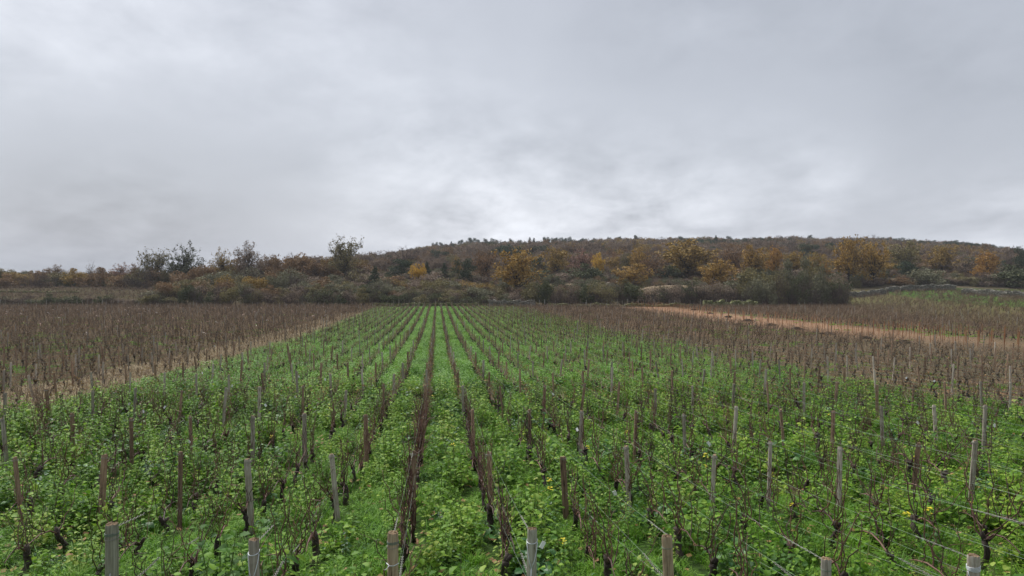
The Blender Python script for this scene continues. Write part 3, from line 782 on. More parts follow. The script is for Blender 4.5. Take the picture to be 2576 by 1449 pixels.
# second helping of canes in the straight brown rows, seen end on
lst = [q for q in REST if -0.6 < q[3] < 0 and q[0] < 60]
lst = [(q[0] + 0.45, q[1] - 0.04, q[2], q[3], q[4]) for q in lst]
vine_mass('grape_vines', lst, FAR_VINES, 'crowded brown canes of the rows that run straight up the slope')
# upper right parcel and left terrace
def block(name, xr, yr, cond, step, protos, label, rz0, smin=0.6, smax=0.95):
    n = int((xr[1] - xr[0]) * (yr[1] - yr[0]) / (step * step))
    x = RNG.uniform(xr[0], xr[1], n); y = yr[0] + (RNG.integers(0, int((yr[1] - yr[0]) / step), n) + RNG.normal(0, .05, n)) * step
    k = cond(x, y) & in_view(x, y, 0.2)
    x, y = x[k], y[k]
    r, s = scatter_arrays(len(x), smin, smax, 0.05, rz=rz0)
    instancer(name, np.stack([x, y, zg(x, y)], 1), r, s, RNG.integers(0, len(protos), len(x)), protos, label, 'grape vines')
block('grape_vines', (58, 140), (80, 178), lambda x, y: (x - 52 - (y - 75) * .19 > 9.2), 1.15, FAR_VINES, 'dark vine stocks standing in the upper right green parcel', PSI, .75, 1.05)
block('grape_vines', (58, 140), (80, 176), lambda x, y: (x - 52 - (y - 75) * .19 < 9.2) & (x - 52 - (y - 75) * .19 > -1) & ((y > 139) | (x > 75)), 1.2, FAR_VINES, 'dark vine stocks on the yellowish strip right of the tall hedge', PSI)
block('grape_vines', (-190, -52), (150.5, 203), lambda x, y: (x < -52 - (y - 150) * 0.12) & (np.abs(y - 176) > 2.5), 1.1, FAR_VINES, 'bare brown vines on the terrace behind the low left hedge', 0.2)

# ------------------------------------------------------------------ posts
def post_geo(seed, h, r, sides=7, split=True):
    rng = random.Random(seed); g = Geo()
    ph = rng.uniform(0, 6.28); sq = [1 + (rng.uniform(-.28, .22) if split else rng.uniform(-.03, .03)) for _ in range(sides)]
    lv = [-0.25, 0.0, h * 0.35, h * 0.7, h * 0.97, h]
    V = []; bend = rng.uniform(-.015, .015)
    for i, z in enumerate(lv):
        rr = r * (1.04 - 0.08 * i / 5) * (0.86 if i == 5 else 1)
        for k in range(sides):
            an = ph + 2 * math.pi * k / sides
            zz = z + (rng.uniform(-.012, .012) if i == 5 and split else 0)
            V.append((math.cos(an) * rr * sq[k] + bend * (z / h) ** 2, math.sin(an) * rr * sq[k] * 0.85, zz))
    F = []
    for i in range(len(lv) - 1):
        for k in range(sides):
            k2 = (k + 1) % sides; F.append((i * sides + k, i * sides + k2, (i + 1) * sides + k2, (i + 1) * sides + k))
    g.add(V, F); g.add([V[5 * sides + k] for k in range(sides)], [tuple(range(sides))], 1)
    return g
POSTM = []
for i in range(8):
    h = 1.05; mt = (MAT['grey_wood'], MAT['brown_wood'])[i % 2]
    me = post_geo(800 + i, h, 0.037, 7).mesh('split_post', [mt, MAT['end_grain']])
    POSTM.append((me, 'grey weathered' if i % 2 == 0 else 'reddish brown split', h))
def tie_mesh():
    g = Geo(); pts = []
    for i in range(22):
        an = i * 0.75; pts.append((math.cos(an) * 0.042, math.sin(an) * 0.038, 0.0 + i * 0.0012))
    g.tube(pts, 0.0022, 4)
    g.tube([(0.04, 0, 0), (0.065, 0.01, 0.012), (0.085, 0.0, 0.0)], 0.0022, 4)
    return g.mesh('wire_tie', [MAT['twist']])
TIE = tie_mesh()
posts = []
for kr in range(-112, 126):
    bb = ROW0 + kr
    if 34.0 < bb < 43.9: continue
    sh = 0 if -12 < kr < 17 else (kr * 13 % 7) * 0.1
    for li, lv in enumerate(LEVELS):
        if li == 0: continue
        aa = lv + RNG.normal(0, 0.12) + sh
        x, y = ab2xy(aa, bb + RNG.normal(0, 0.03))
        if not (abs(x) < (0.74 if y < 45 else 0.9) * y + 0.5) or y > 141: continue
        if x - 52 - (y - 75) * 0.19 > 9 and y > 60: continue
        posts.append((y, x, aa, bb, kr, li))
posts.sort()
for n_, (y, x, aa, bb, kr, li) in enumerate(posts[:300]):
    me, desc, h = random.choice(POSTM)
    hh = random.uniform(0.88, 1.03)
    if -11.4 < bb < 16.8: hh *= 0.98
    o = empty('vine_post', (x, y, zgf(x, y)), random.uniform(0, 6.28), (1.0, 1.0, hh))
    o.rotation_euler = (random.gauss(0, 0.05), random.gauss(0, 0.05), random.uniform(0, 6.28))
    link('post', me, o)
    if y < 22: link('wire_tie', TIE, o, (0, 0, 1.0), (0, 0, random.uniform(0, 6)))
    lab = '%s post, %s uphill in %s' % (desc, ORD[li], rowname(kr))
    tag(o, lab, 'post', 'wooden vine posts along the rows')
lst = posts[300:]
lst = [q for q in lst if random.random() < (.75 if -11.4 < q[3] < 16.8 else .4)]
arr = np.array([(q[1], q[0]) for q in lst])
FARP = [post_geo(850 + i, 1.05, 0.026, 5).mesh('post', [MAT['far_post'], MAT['far_post']]) for i in range(4)]
r, s = scatter_arrays(len(arr), 0.92, 1.08, 0.04)
instancer('vine_posts', np.stack([arr[:, 0], arr[:, 1], zg(arr[:, 0], arr[:, 1])], 1), r, s, RNG.integers(0, 4, len(arr)), FARP, 'small pale posts dotted through the distant vine parcels', 'posts')
# stakes at the far ends of the rows and on the red strip
ypts = []
for kr in range(-112, 75):
    bb = ROW0 + kr
    x, y = ab2xy((141.5 + .9 - bb * SP) / CP if bb > -11 else (144.5 - bb * SP) / CP, bb)
    if x - 52 - (y - 75) * 0.19 > 6: continue
    ypts.append((x, y))
arr = np.array(ypts); r, s = scatter_arrays(len(arr), 1.05, 1.25, 0.03); s[:, :2] *= 1.9
instancer('end_posts', np.stack([arr[:, 0], arr[:, 1], zg(arr[:, 0], arr[:, 1])], 1), r, s, RNG.integers(0, 4, len(arr)), FARP, 'line of pale end posts at the far edge of the lower vineyard', 'posts')

# young stakes on the red soil strip (each one is a thing)
g = Geo(); g.tube([(0, 0, -0.1), (0, 0, 0.6), (0.01, 0, 1.15)], [0.024, 0.023, 0.021], 5)
YOUNG = g.mesh('young_stake', [MAT['orange_post']])
cnt = 0
for kr in range(36, 44):
    bb = ROW0 + kr
    for i in range(60):
        aa = 42 + i * 2.4 + random.gauss(0, .1)
        x, y = ab2xy(aa, bb)
        if aa > 137 or not (abs(x) < 0.7 * y + 1) or cnt >= 280: continue
        o = link('planting_stake', YOUNG, None, (x, y, zgf(x, y)), (random.gauss(0, .03), random.gauss(0, .03), 0), (1, 1, random.uniform(.85, 1.1)))
        tag(o, 'thin orange brown stake on the bare red soil strip, %s line from the left' % ORD[kr - 36], 'stake', 'stakes on the red soil strip'); cnt += 1
# heaps of pulled vines on the strip
def heap_mesh(seed):
    rng = random.Random(seed); g = Geo()
    for i in range(90):
        an = rng.uniform(0, 6.28); r_ = rng.random() ** .6 * 0.75; h = 0.34 * (1 - (r_ / .8) ** 2)
        p = Vector((math.cos(an) * r_, math.sin(an) * r_ * .8, max(0.02, h * rng.uniform(.3, 1))))
        d = Vector((rng.uniform(-1, 1), rng.uniform(-1, 1), rng.uniform(-.25, .35))).normalized() * rng.uniform(.12, .38)
        g.tube([p - d, p + Vector((0, 0, .03)), p + d], [0.02, 0.03, 0.012], 4)
    return g.mesh('brush_heap', [MAT['trunk']])
HEAPS = [heap_mesh(i) for i in range(3)]
for i, (px, py) in enumerate(((1746, 780), (1787, 789), (1832, 798), (1882, 808), (1858, 817), (1940, 819), (2005, 829), (2080, 841), (2178, 852), (2276, 863))):
    p = ground_hit(px, py)
    sc = random.uniform(0.6, 0.8)
    o = link('brush_heap', HEAPS[i % 3], None, p, (0, 0, random.uniform(0, 6)), (sc * 1.2, sc, sc))
    tag(o, 'dark heap of pulled vine wood, %s from the far end of the red soil strip' % ORD[i], 'brush heap', 'heaps of vine wood on the red soil strip')

# ------------------------------------------------------------------ the seven round end posts of the front
def end_post(px, py, aa, bb, r, mats, label, seed, style):
    x, y = ab2xy(aa, bb)
    top = at(px, py, y); x = top.x
    zb = zgf(x, y); H = top.z - zb
    root = empty('end_post', (x, y, zb)); root.rotation_euler = (random.gauss(0, .012), random.gauss(0, .012), 0)
    tag(root, label, 'post', 'round end posts of the nearest rows')
    rng = random.Random(seed); g = Geo(); sides = 22
    rim = [1 + rng.uniform(-.035, .03) for _ in range(sides)]
    lv = [(-0.3, 1.02), (0, 1.02), (H * .3, 1.0), (H * .6, 0.99), (H - .10, 0.985), (H - 0.03, 0.99), (H - 0.008, 0.965), (H, 0.92)]
    V = []
    for i, (z, f) in enumerate(lv):
        for k in range(sides):
            an = 2 * math.pi * k / sides; q = r * f * rim[k]
            if k in (5, 13) and i > 2: q *= 0.90   # drying cracks
            V.append((math.cos(an) * q, math.sin(an) * q, z + (rng.uniform(-.006, .006) if i >= 6 else 0)))
    F = []
    for i in range(len(lv) - 1):
        for k in range(sides):
            k2 = (k + 1) % sides; F.append((i * sides + k, i * sides + k2, (i + 1) * sides + k2, (i + 1) * sides + k))
    g.add(V, F)
    me = g.mesh('post', [mats], True); link('post', me, root)
    g = Geo(); n = len(lv) - 1
    ring = [V[n * sides + k] for k in range(sides)]; inner = [(p[0] * .55, p[1] * .55, p[2] + rng.uniform(-.004, .008)) for p in ring]
    g.add(ring + inner + [(0, 0, H + 0.004)], [(k, (k + 1) % sides, sides + (k + 1) % sides, sides + k) for k in range(sides)] + [(sides + k, sides + (k + 1) % sides, 2 * sides) for k in range(sides)])
    # worn collar above the wire, darker than the shaft
    link('sawn_top', g.mesh('sawn_top', [MAT['end_grain']]), root)
    R = r * 1.05
    def wrap(z, turns, mat, tilt=0.0, rad_=0.0024, pitch=0.006, nm='wire_wrap'):
        w = Geo(); pts = []
        for i in range(int(turns * 18) + 1):
            an = i * 2 * math.pi / 18 + 2.0
            pts.append((math.cos(an) * R, math.sin(an) * R, z + pitch * an / 6.28 + tilt * math.sin(an + i * .02)))
        w.tube(pts, rad_, 5); return link(nm, w.mesh(nm, [mat], True), root)
    if style == 'dark_wrap':
        wrap(H - 0.075, 2.6, MAT['wire'], 0.004); wrap(H - 0.10, 1.3, MAT['twist'], 0.008)
    elif style == 'white_loop':
        wrap(H - 0.095, 1.2, MAT['new_wire'], 0.012, 0.003)
        w = Geo(); z0 = H - 0.10
        pts = [(math.cos(a_) * R, math.sin(a_) * R, z0 - d_) for a_, d_ in ((3.35, 0), (3.7, .055), (4.1, .12), (4.55, .185))]
        w.tube(pts, .003, 5)
        pts = [(math.cos(a_) * R, math.sin(a_) * R, z0 - d_) for a_, d_ in ((6.1, 0), (5.7, .06), (5.2, .125), (4.6, .185))]
        w.tube(pts, .003, 5)
        w.tube([(math.cos(4.6) * R, math.sin(4.6) * R, z0 - .18), (math.cos(4.55) * R, math.sin(4.55) * R, z0 - .27), (math.cos(4.62) * R, math.sin(4.62) * R, z0 - .5)], .0032, 5)
        link('hanging_loop', w.mesh('hanging_loop', [MAT['new_wire']], True), root)
    elif style == 'coil':
        wrap(H - 0.115, 4.2, MAT['new_wire'], 0.006, 0.0028, 0.009)
        w = Geo(); pts = [(math.cos(3.3 + q * .2) * R, math.sin(3.3 + q * .2) * R, H - .12 - q * .03) for q in range(9)]
        w.tube(pts, .003, 5); link('hanging_loop', w.mesh('hanging_loop', [MAT['new_wire']], True), root)
    else:
        wrap(H - 0.085, 1.15, MAT['wire'], 0.004); wrap(H - 0.33, 1.2, MAT['twist'], 0.014)
    if style == 'dark_wrap' and seed == 1:
        w = Geo(); w.tube([(0.3 * R, -R, H - .33), (-.2 * R, -R * 1.02, H - .48), (-0.7 * R, -R * .8, H - .75)], .0022, 5)
        w.tube([(0.35 * R + .018 * math.cos(q), -R * 1.05, H - .38 + .022 * math.sin(q)) for q in np.linspace(0, 6.2, 12)], .003, 5)
        link('wire_hook', w.mesh('wire_hook', [MAT['new_wire']], True), root)
    if seed == 3:
        w = Geo(); z = H - .225
        w.tube([(-R * 1.05, -R * .5, z + .012), (-R * .5, -R * 1.02, z), (0.3 * R, -R * 1.08, z), (R * 1.1, -R * .5, z + .012)], .003, 5)
        w.tube([(-R * .5, -R * 1.04, z), (-R * .95, -R * 1.1, z - .022), (-R * 1.25, -R * 1.1, z - .03)], .003, 5)
        link('wire_knot', w.mesh('wire_knot', [MAT['new_wire']], True), root)
    return root, H
EPX = [(277, 1318, -2.32, .043, 'green_wood', 'grey green round end post with dark wire wrap and a chain, far left front', 1, 'dark_wrap'),
       (640, 1358, -1.31, .037, 'grey_wood', 'grey round end post with brown cap and white wire loop hanging down', 2, 'white_loop'),
       (988, 1338, -0.32, .040, 'tan_wood', 'yellowish round end post with fresh sawn top at the foot of the brown cane row', 3, 'dark_wrap'),
       (1334, 1330, 0.67, .037, 'green_wood', 'dark cracked round end post with pale wire loop and canes leaning on it', 4, 'white_loop'),
       (1683, 1347, 1.67, .040, 'tan_wood', 'brown grained round end post leaning slightly left, right of the centre', 5, 'nails'),
       (2078, 1403, 2.75, .038, 'grey_wood', 'grey round end post with rotten brown cap and one wire turn', 6, 'nails'),
       (2450, 1397, 3.80, .045, 'grey_wood', 'thick grey end post coiled with bright wire, far right front', 7, 'coil')]
ENDS = []
for px, py, bb, r_, mt, lab, sd_, st in EPX:
    root, H = end_post(px, py, 5.36, bb, r_, MAT[mt], lab, sd_, st)
    ENDS.append((root, H, bb))
ENDS[4][0].rotation_euler = (0, -0.045, 0); ENDS[4][0].location.x += 0.03

# ------------------------------------------------------------------ trellis wires, chains
def chain_mesh(p0, p1, n):
    g = Geo(); p0, p1 = Vector(p0), Vector(p1); d = (p1 - p0); L_ = d.length / n; d.normalize()
    s_ = d.cross(Vector((0, 0, 1))).normalized(); u_ = s_.cross(d)
    for i in range(n):
        c = p0 + d * (L_ * (i + .5)) - Vector((0, 0, 0.03 * math.sin(math.pi * (i + .5) / n)))
        w = s_ if i % 2 else u_
        pts = [c + d * (L_ * .72 * math.cos(q)) + w * (0.0085 * math.sin(q)) for q in np.linspace(0, 6.283, 8)]
        g.tube(pts, 0.0024, 4, cap=False)
    return g.mesh('tension_chain', [MAT['twist']])
def twist_mesh(p0, p1, seed):
    rng = random.Random(seed); g = Geo(); p0, p1 = Vector(p0), Vector(p1); n = 26
    for ph in (0, 3.14):
        pts = []
        for i in range(n):
            t_ = i / (n - 1); c = p0.lerp(p1, t_)
            pts.append(c + Vector((math.cos(t_ * 30 + ph) * .006, 0, math.sin(t_ * 30 + ph) * .005 + rng.uniform(-.003, .003))))
        g.tube(pts, 0.0022, 4, cap=False)
    return g.mesh('twisted_wire', [MAT['twist']])
for kr in range(-40, 40):
    bb = ROW0 + kr
    if 34.0 < bb < 43.9: continue
    a_start = 5.36 if kr > -40 else 9
    a_end = 62 if kr < 17 else 50
    stops = [q for q in LEVELS if q <= a_end]
    x0, y0 = ab2xy(stops[0], bb)
    # keep to what can be seen
    while len(stops) > 2:
        xx, yy = ab2xy(stops[1], bb)
        if abs(xx) > 0.74 * yy + 1.0: stops = stops[1:]
        else: break
    if len(stops) < 3: continue
    root = empty('trellis_wires', (*ab2xy(stops[0], bb), 0))
    root.location.z = zgf(root.location.x, root.location.y)
    if kr == 0: nm_ = 'trellis wires strung through the dense brown cane row'
    else: nm_ = 'trellis wires of the %s row %s of the brown cane row' % (ORD[abs(kr) - 1] if abs(kr) <= 24 else 'farther, number %d' % abs(kr), 'right' if kr > 0 else 'left')
    if abs(kr) > 24: nm_ = 'trellis wires of a distant row in the brown parcel on the %s' % ('right' if kr > 0 else 'left')
    tag(root, nm_, 'trellis wire', 'trellis wires along the vine rows')
    ox = root.location
    front = abs(stops[0] - 5.36) < .01
    ep = None
    if front:
        for q in ENDS:
            if abs(q[2] - bb) < 0.3: ep = q
    for wi, (hz, off) in enumerate(((0.99, 0.0), (0.70, 0.03), (0.42, 0.0))):
        if wi == 3 and kr % 2: pass
        g = Geo(); pts = []
        rng = random.Random(kr * 10 + wi)
        for i in range(len(stops) - 1):
            for t_ in (0, .25, .5, .75):
                aa = stops[i] + (stops[i + 1] - stops[i]) * t_
                x, y = ab2xy(aa, bb + off)
                x0_, y0_ = ab2xy(stops[i], bb + off); x1_, y1_ = ab2xy(stops[i + 1], bb + off)
                z = zgf(x0_, y0_) * (1 - t_) + zgf(x1_, y1_) * t_ + hz - 0.05 * math.sin(math.pi * t_) + rng.uniform(-.006, .006)
                if i == 0 and ep is not None:
                    pz = ep[0].location
                    sx = pz.x + off; sz = pz.z + ep[1] * (0.97 if wi == 0 else (0.62 if wi < 3 else 0.4))
                    x = (sx) * (1 - t_) + x1_ * t_; z = sz * (1 - t_) + (zgf(x1_, y1_) + hz) * t_ - 0.03 * math.sin(math.pi * t_)
                pts.append((x - ox.x, y - ox.y, z - ox.z))
        g.tube(pts, 0.0011 if kr > -12 else 0.002, 3, cap=False)
        R0 = root.rotation_euler.z
        link('wire', g.mesh('wire', [MAT['wire']]), root)
        if front and wi == 0:
            link('twisted_wire', twist_mesh(pts[0], Vector(pts[0]).lerp(Vector(pts[1]), 0.55), kr + 50), root)
        if front and wi == 1 and ep is not None:
            link('tension_chain', chain_mesh(pts[0], Vector(pts[0]).lerp(Vector(pts[1]), 0.75), 34), root)
        elif y0 < 30 and wi in (0, 2) and kr < 3:
            for q in range(1):
                i0 = rng.randrange(0, min(len(pts) - 1, 14)); A, B = Vector(pts[i0]), Vector(pts[i0 + 1]); t0 = rng.random() * .5
                link('twisted_wire', twist_mesh(A.lerp(B, t0), A.lerp(B, t0 + .3), q), root)

# tags, tapes, flowers
g = Geo()
bw_, bh_, bt_ = 0.030, 0.045, 0.0015
g.add([(x_, y_, z_) for x_ in (-bw_, bw_) for y_ in (-bt_, bt_) for z_ in (-bh_, bh_)], [(0, 1, 3, 2), (4, 6, 7, 5), (0, 4, 5, 1), (2, 3, 7, 6), (1, 5, 7, 3), (0, 2, 6, 4)])
g.tube([(0, 0, bh_ - .004), (0.006, 0.0, bh_ + .02), (0, 0, bh_ + .035)], .0015, 4)
TAG = g.mesh('plastic_tag', [MAT['tag']])
TAGS = [(475, 1110), (325, 1016), (361, 1034), (414, 1024), (668, 1019), (743, 998), (584, 970), (509, 938), (752, 947), (818, 954), (2350, 958), (2309, 1063), (2502, 1070), (1391, 991), (1783, 1115), (1547, 1240), (1365, 1370), (1452, 1080), (2280, 950), (540, 870)]
TW = ['by the front left', 'high on a wire left', 'low on a wire left', 'hanging between posts left', 'beside the tall pale post left', 'near the middle left posts', 'half way up the left rows', 'at the edge of the straw strip', 'in the leafy left rows', 'above the mustard left', 'in the right hand rows', 'bent over, right hand rows', 'by the orange brown post far right', 'in the middle right rows', 'on top of the orange brown post', 'drooping in the right front leaves', 'beside the dark cracked end post', 'on the wire right of the centre', 'at the edge of the brown vines right', 'in the brown vines left of the lanes']
for i, (px, py) in enumerate(TAGS):
    base = ground_hit(px, py + 10)
    d = pdir(px, py)
    Y_ = base.y
    for _ in range(12):
        p = d * (Y_ / d.y)
        hgt = p.z - zgf(p.x, p.y)
        Y_ *= 1 - 0.02 if hgt < 0.8 else 1
    p = d * (Y_ / d.y)
    o = link('plastic_tag', TAG, None, p, (random.uniform(-.5, .5), random.uniform(-.8, .8), random.uniform(-.6, .6)))
    o.scale = (.75, .75, .75)
    tag(o, 'small white plastic tag %s' % TW[i], 'tag', 'white tags on the trellis')
g = Geo()
g.add([(-.05, 0, 0), (.05, .01, .01), (.055, .012, .035), (-.045, .004, .03), (.13, .02, -.02), (.125, .02, -.045), (-.05, .004, 0), (.05, .014, .01), (.055, .016, .035), (-.045, .008, .03)],
      [(0, 1, 2, 3), (6, 9, 8, 7), (1, 4, 5), (0, 3, 9, 6)])
TAPE = g.mesh('marking_tape', [MAT['tape']])
n = 0
while n < 95:
    aa = random.uniform(22, 120); bb = random.uniform(-70, -13); bb = ROW0 + round(bb - ROW0)
    x, y = ab2xy(aa, bb)
    if abs(x) > .69 * y or y > 135: continue
    sc = 0.8 if y < 50 else 1.5
    o = link('marking_tape', TAPE, None, (x, y, zgf(x, y) + random.uniform(.7, 1.1)), (random.uniform(-1, 1), random.uniform(-.6, .6), random.uniform(-1, 1)), (sc, sc, sc))
    tag(o, 'scrap of pale pink tape tied among the brown vines of the left parcel', 'tape', 'pink tapes in the left parcel'); n += 1
def flower_mesh(seed):
    rng = random.Random(seed); g = Geo()
    g.tube([(0, 0, 0), (.01, 0, .2), (.0, .01, .40)], [.004, .003, .002], 4, 1)
    for i in range(9):
        c = Vector((rng.uniform(-.028, .028), rng.uniform(-.028, .028), .40 + rng.uniform(-.02, .035)))
        for k in range(4):
            add_leaf(g, c, k * 1.57 + i, rng.uniform(0.0, .5), .016, LEAF_LO, .1, .1, 0)
    return g.mesh('mustard_flower', [MAT['flower'], MAT['weed_stem']])
FLW = [flower_mesh(i) for i in range(3)]
FL = [(1655, 930 + 0), (683, 1112), (745, 1005), (1643, 1000), (1988, 1288), (1938, 1208), (2444, 1276), (1418, 1428), (2333, 1325), (1381, 1240), (1385, 1262), (1774, 1176), (1608, 1043), (1776, 1187), (505, 1012), (1140, 1150), (833, 1048), (1062, 1125), (2085, 1060), (1575, 1108), (2305, 1190), (2200, 1010), (1090, 1010), (1480, 1150), (2280, 1340)]
for i, (px, py) in enumerate(FL):
    p = ground_hit(px, py + 0.40 * FPX / 9 * 0.5)
    hp = ground_hit(px, min(py + int(0.33 * FPX / p.y), 1449))
    sc = random.uniform(.9, 1.3)
    o = link('mustard_flower', FLW[i % 3], None, (hp.x, hp.y, hp.z), (0, 0, random.uniform(0, 6)), (sc, sc, sc))
    tag(o, 'yellow mustard flower head, ' + ['low in the leaves at the front', 'open and bright', 'small and half hidden', 'between two posts', 'up the slope'][i % 5] + (' on the left' if px < 1000 else ' in the middle' if px < 1700 else ' on the right'), 'flower', 'yellow mustard flowers')

# ------------------------------------------------------------------ trees
def tree_skel(seed, kind):
    """trunk and limbs reaching out to points spread through a rounded crown about 1 wide and 1 high"""
    rng = random.Random(seed); g = Geo(); tips = []; mids = []
    fork, nt_, rx, rz_, cz = dict(oak=(.13, 44, .46, .45, .54), sparse=(.14, 52, .46, .45, .55), bare=(.12, 56, .46, .46, .54), column=(.06, 40, .40, .48, .5))[kind]
    top = Vector((rng.uniform(-.04, .04), rng.uniform(-.04, .04), .72))
    g.tube([(0, 0, -.03), (rng.uniform(-.01, .01), 0, fork), tuple(top * .6), tuple(top)], [.024, .019, .012, .004], 6)
    lob = [(Vector((rng.gauss(0, 1), rng.gauss(0, 1), rng.gauss(0, 1))).normalized(), rng.uniform(-.22, .20)) for _ in range(7)]
    for k in range(nt_):
        d = Vector((rng.gauss(0, 1), rng.gauss(0, 1), rng.gauss(0.1, 1))).normalized()
        m = 1 + sum(a_ * max(0, d.dot(l_)) ** 6 for l_, a_ in lob)
        q = (rng.random() ** .33) * m
        T_ = Vector((d.x * rx * q, d.y * rx * q, cz + d.z * rz_ * q))
        if T_.z < fork: T_.z = fork + rng.uniform(0, .08)
        z0 = fork + max(0, (T_.z - fork)) * rng.uniform(.12, .5)
        P0 = Vector((top.x * z0 / .72 * .6, top.y * z0 / .72 * .6, z0))
        pts = []
        for i in range(6):
            t_ = i / 5; p = P0.lerp(T_, t_)
            p.z = P0.z + (T_.z - P0.z) * t_ ** 1.35 + (0 if kind == 'column' else .02 * math.sin(3.1 * t_))
            if 0 < i < 5: p += Vector((rng.gauss(0, .012), rng.gauss(0, .012), rng.gauss(0, .008)))
            pts.append(p)
        r0 = rng.uniform(.006, .0125)
        g.tube(pts, [r0 * (1 - .16 * i) for i in range(6)], 3, cap=False)
        tips.append(pts[-1]); mids += pts[3:]
        for w in range(5):
            i = rng.randrange(2, 6); b0 = pts[i]
            e = b0 + Vector((rng.gauss(0, .06), rng.gauss(0, .06), rng.gauss(.035, .045)))
            g.tube([b0, e], [.0038, .0016], 3, cap=False); tips.append(e)
    return g, tips, mids
def fit(gs, extra):
    V = np.concatenate([v_ for g in gs for v_ in g.v]); 
    mn, mx = V.min(0), V.max(0)
    w = max(mx[0] - mn[0], mx[1] - mn[1]); h = mx[2]
    sc = np.array([1 / w, 1 / w, 1 / h]); off = np.array([(mx[0] + mn[0]) / 2, (mx[1] + mn[1]) / 2, 0])
    for g in gs: g.v = [(v_ - off) * sc for v_ in g.v]
def leaf_cloud(rng, pts, n, sp, size, clump=True):
    pts = np.array([tuple(p) for p in pts]); k = rng.integers(0, len(pts), n)
    c = pts[k] + rng.normal(0, sp, (n, 3))
    c[:, 2] = np.maximum(c[:, 2], .03)
    return c
def tree_proto(seed, kind, nleaf, sp, size):
    g, tips, mids = tree_skel(seed, kind); rng = np.random.default_rng(seed)
    lg = Geo()
    if nleaf:
        c = leaf_cloud(rng, tips + mids[::2], nleaf, sp, size)
        ux, uy = rand_axes(nleaf, rng.uniform(.6, 1.3, nleaf) * size, rng, .4, .75)
        lg.quads(c, ux, uy)
    if kind in ('bare', 'sparse'):              # haze of fine twigs
        c = leaf_cloud(rng, tips + mids, 2400 if kind == 'bare' else 1300, .02, size)
        d = rdirs(len(c), rng); d[:, 2] = np.abs(d[:, 2]) + .3; d *= (rng.uniform(.012, .035, len(c)) / np.linalg.norm(d, axis=1))[:, None]
        s_ = np.cross(d, rdirs(len(c), rng)); s_ *= (.0017 / np.linalg.norm(s_, axis=1))[:, None]
        g.quads(c, d, s_)
    return g.mesh('trunk', [MAT['bark' if kind != 'bare' else 'pale_bark']]), (lg.mesh('crown', [MAT['f_gold']]) if nleaf else None)
def conifer_proto(seed, pine=False, n=3400):
    rng = np.random.default_rng(seed); g = Geo(); g.tube([(0, 0, -.03), (0, 0, .5), (0, 0, .97)], [.022, .014, .003], 5)
    lg = Geo(); C_, D_ = [], []
    if pine:                                    # broken, rounded layers
        cl = [(rng.uniform(-.3, .3), rng.uniform(-.3, .3), z) for z in np.linspace(.18, .93, 16)]
        for cx, cy, cz in cl:
            f = 1.15 - abs(cz - .55) * 1.1
            m = n // 16; q = rdirs(m, rng) * (rng.random((m, 1)) ** .4) * np.array([.25 * f, .25 * f, .12])
            C_.append(q + np.array([cx * f, cy * f, cz]))
        for cx, cy, cz in cl: g.tube([(0, 0, cz - .1), (cx * .9, cy * .9, cz)], [.008, .003], 3, cap=False)
    else:
        wh = np.linspace(.10, .97, 17)
        for z in wh:
            R_ = .5 * (1 - z) ** .8 + .03
            for k in range(7):
                an = rng.uniform(0, 6.28); R2 = R_ * rng.uniform(.7, 1.1); m = max(6, int(n / 119 * (R2 / .28)))
                t_ = rng.random(m) ** .7
                c = np.stack([np.cos(an) * t_ * R2, np.sin(an) * t_ * R2, z - .10 * t_ * R2 + 0 * t_], 1) + rng.normal(0, .022, (m, 3)) * np.array([1, 1, .6])
                C_.append(c)
                g.tube([(0, 0, z), (math.cos(an) * R2, math.sin(an) * R2, z - .07 * R2)], [.005, .002], 3, cap=False)
    c = np.concatenate(C_); ux, uy = rand_axes(len(c), .034, rng, .6, .6); lg.quads(c, ux, uy)
    fit([g, lg], None)
    return g.mesh('trunk', [MAT['bark']]), lg.mesh('crown', [MAT['f_pine']])
def bush_proto(seed, n, size, twig=0, flat=1.0):
    rng = np.random.default_rng(seed); g = Geo(); lg = Geo()
    nc = 16; C_ = []
    for i in range(nc):
        an = rng.uniform(0, 6.28); r_ = rng.random() ** .6 * .36; h = rng.uniform(.12, 1.0 - r_ * 1.3)
        cc = np.array([math.cos(an) * r_, math.sin(an) * r_, h * .80]); R_ = rng.uniform(.12, .22)
        m = n // nc; q = rdirs(m, rng) * (rng.random((m, 1)) ** .3) * R_; q[:, 2] *= .85
        C_.append(q + cc)
        g.tube([(0, 0, -.03), tuple(cc * .55 + rng.normal(0, .03, 3)), tuple(cc)], [.014, .009, .003], 4, cap=False)
    c = np.concatenate(C_); c[:, 2] = np.maximum(c[:, 2], .01 + rng.random(len(c)) * .03)
    ux, uy = rand_axes(len(c), rng.uniform(.6, 1.3, len(c)) * size, rng, .3, .6); lg.quads(c, ux, uy)
    if twig:
        k = rng.integers(0, len(c), twig); p = c[k]; d = rdirs(twig, rng) * .4; d[:, 2] = np.abs(d[:, 2]) + .5; d += p * .5
        d *= (rng.uniform(.03, .09, twig) / np.linalg.norm(d, axis=1))[:, None]
        s_ = np.cross(d, rdirs(twig, rng)); s_ *= (.0026 / np.linalg.norm(s_, axis=1))[:, None]; g.quads(p, d, s_)
    fit([lg], None)
    return g.mesh('stem', [MAT['pale_bark']]), lg.mesh('foliage', [MAT['f_olive']])
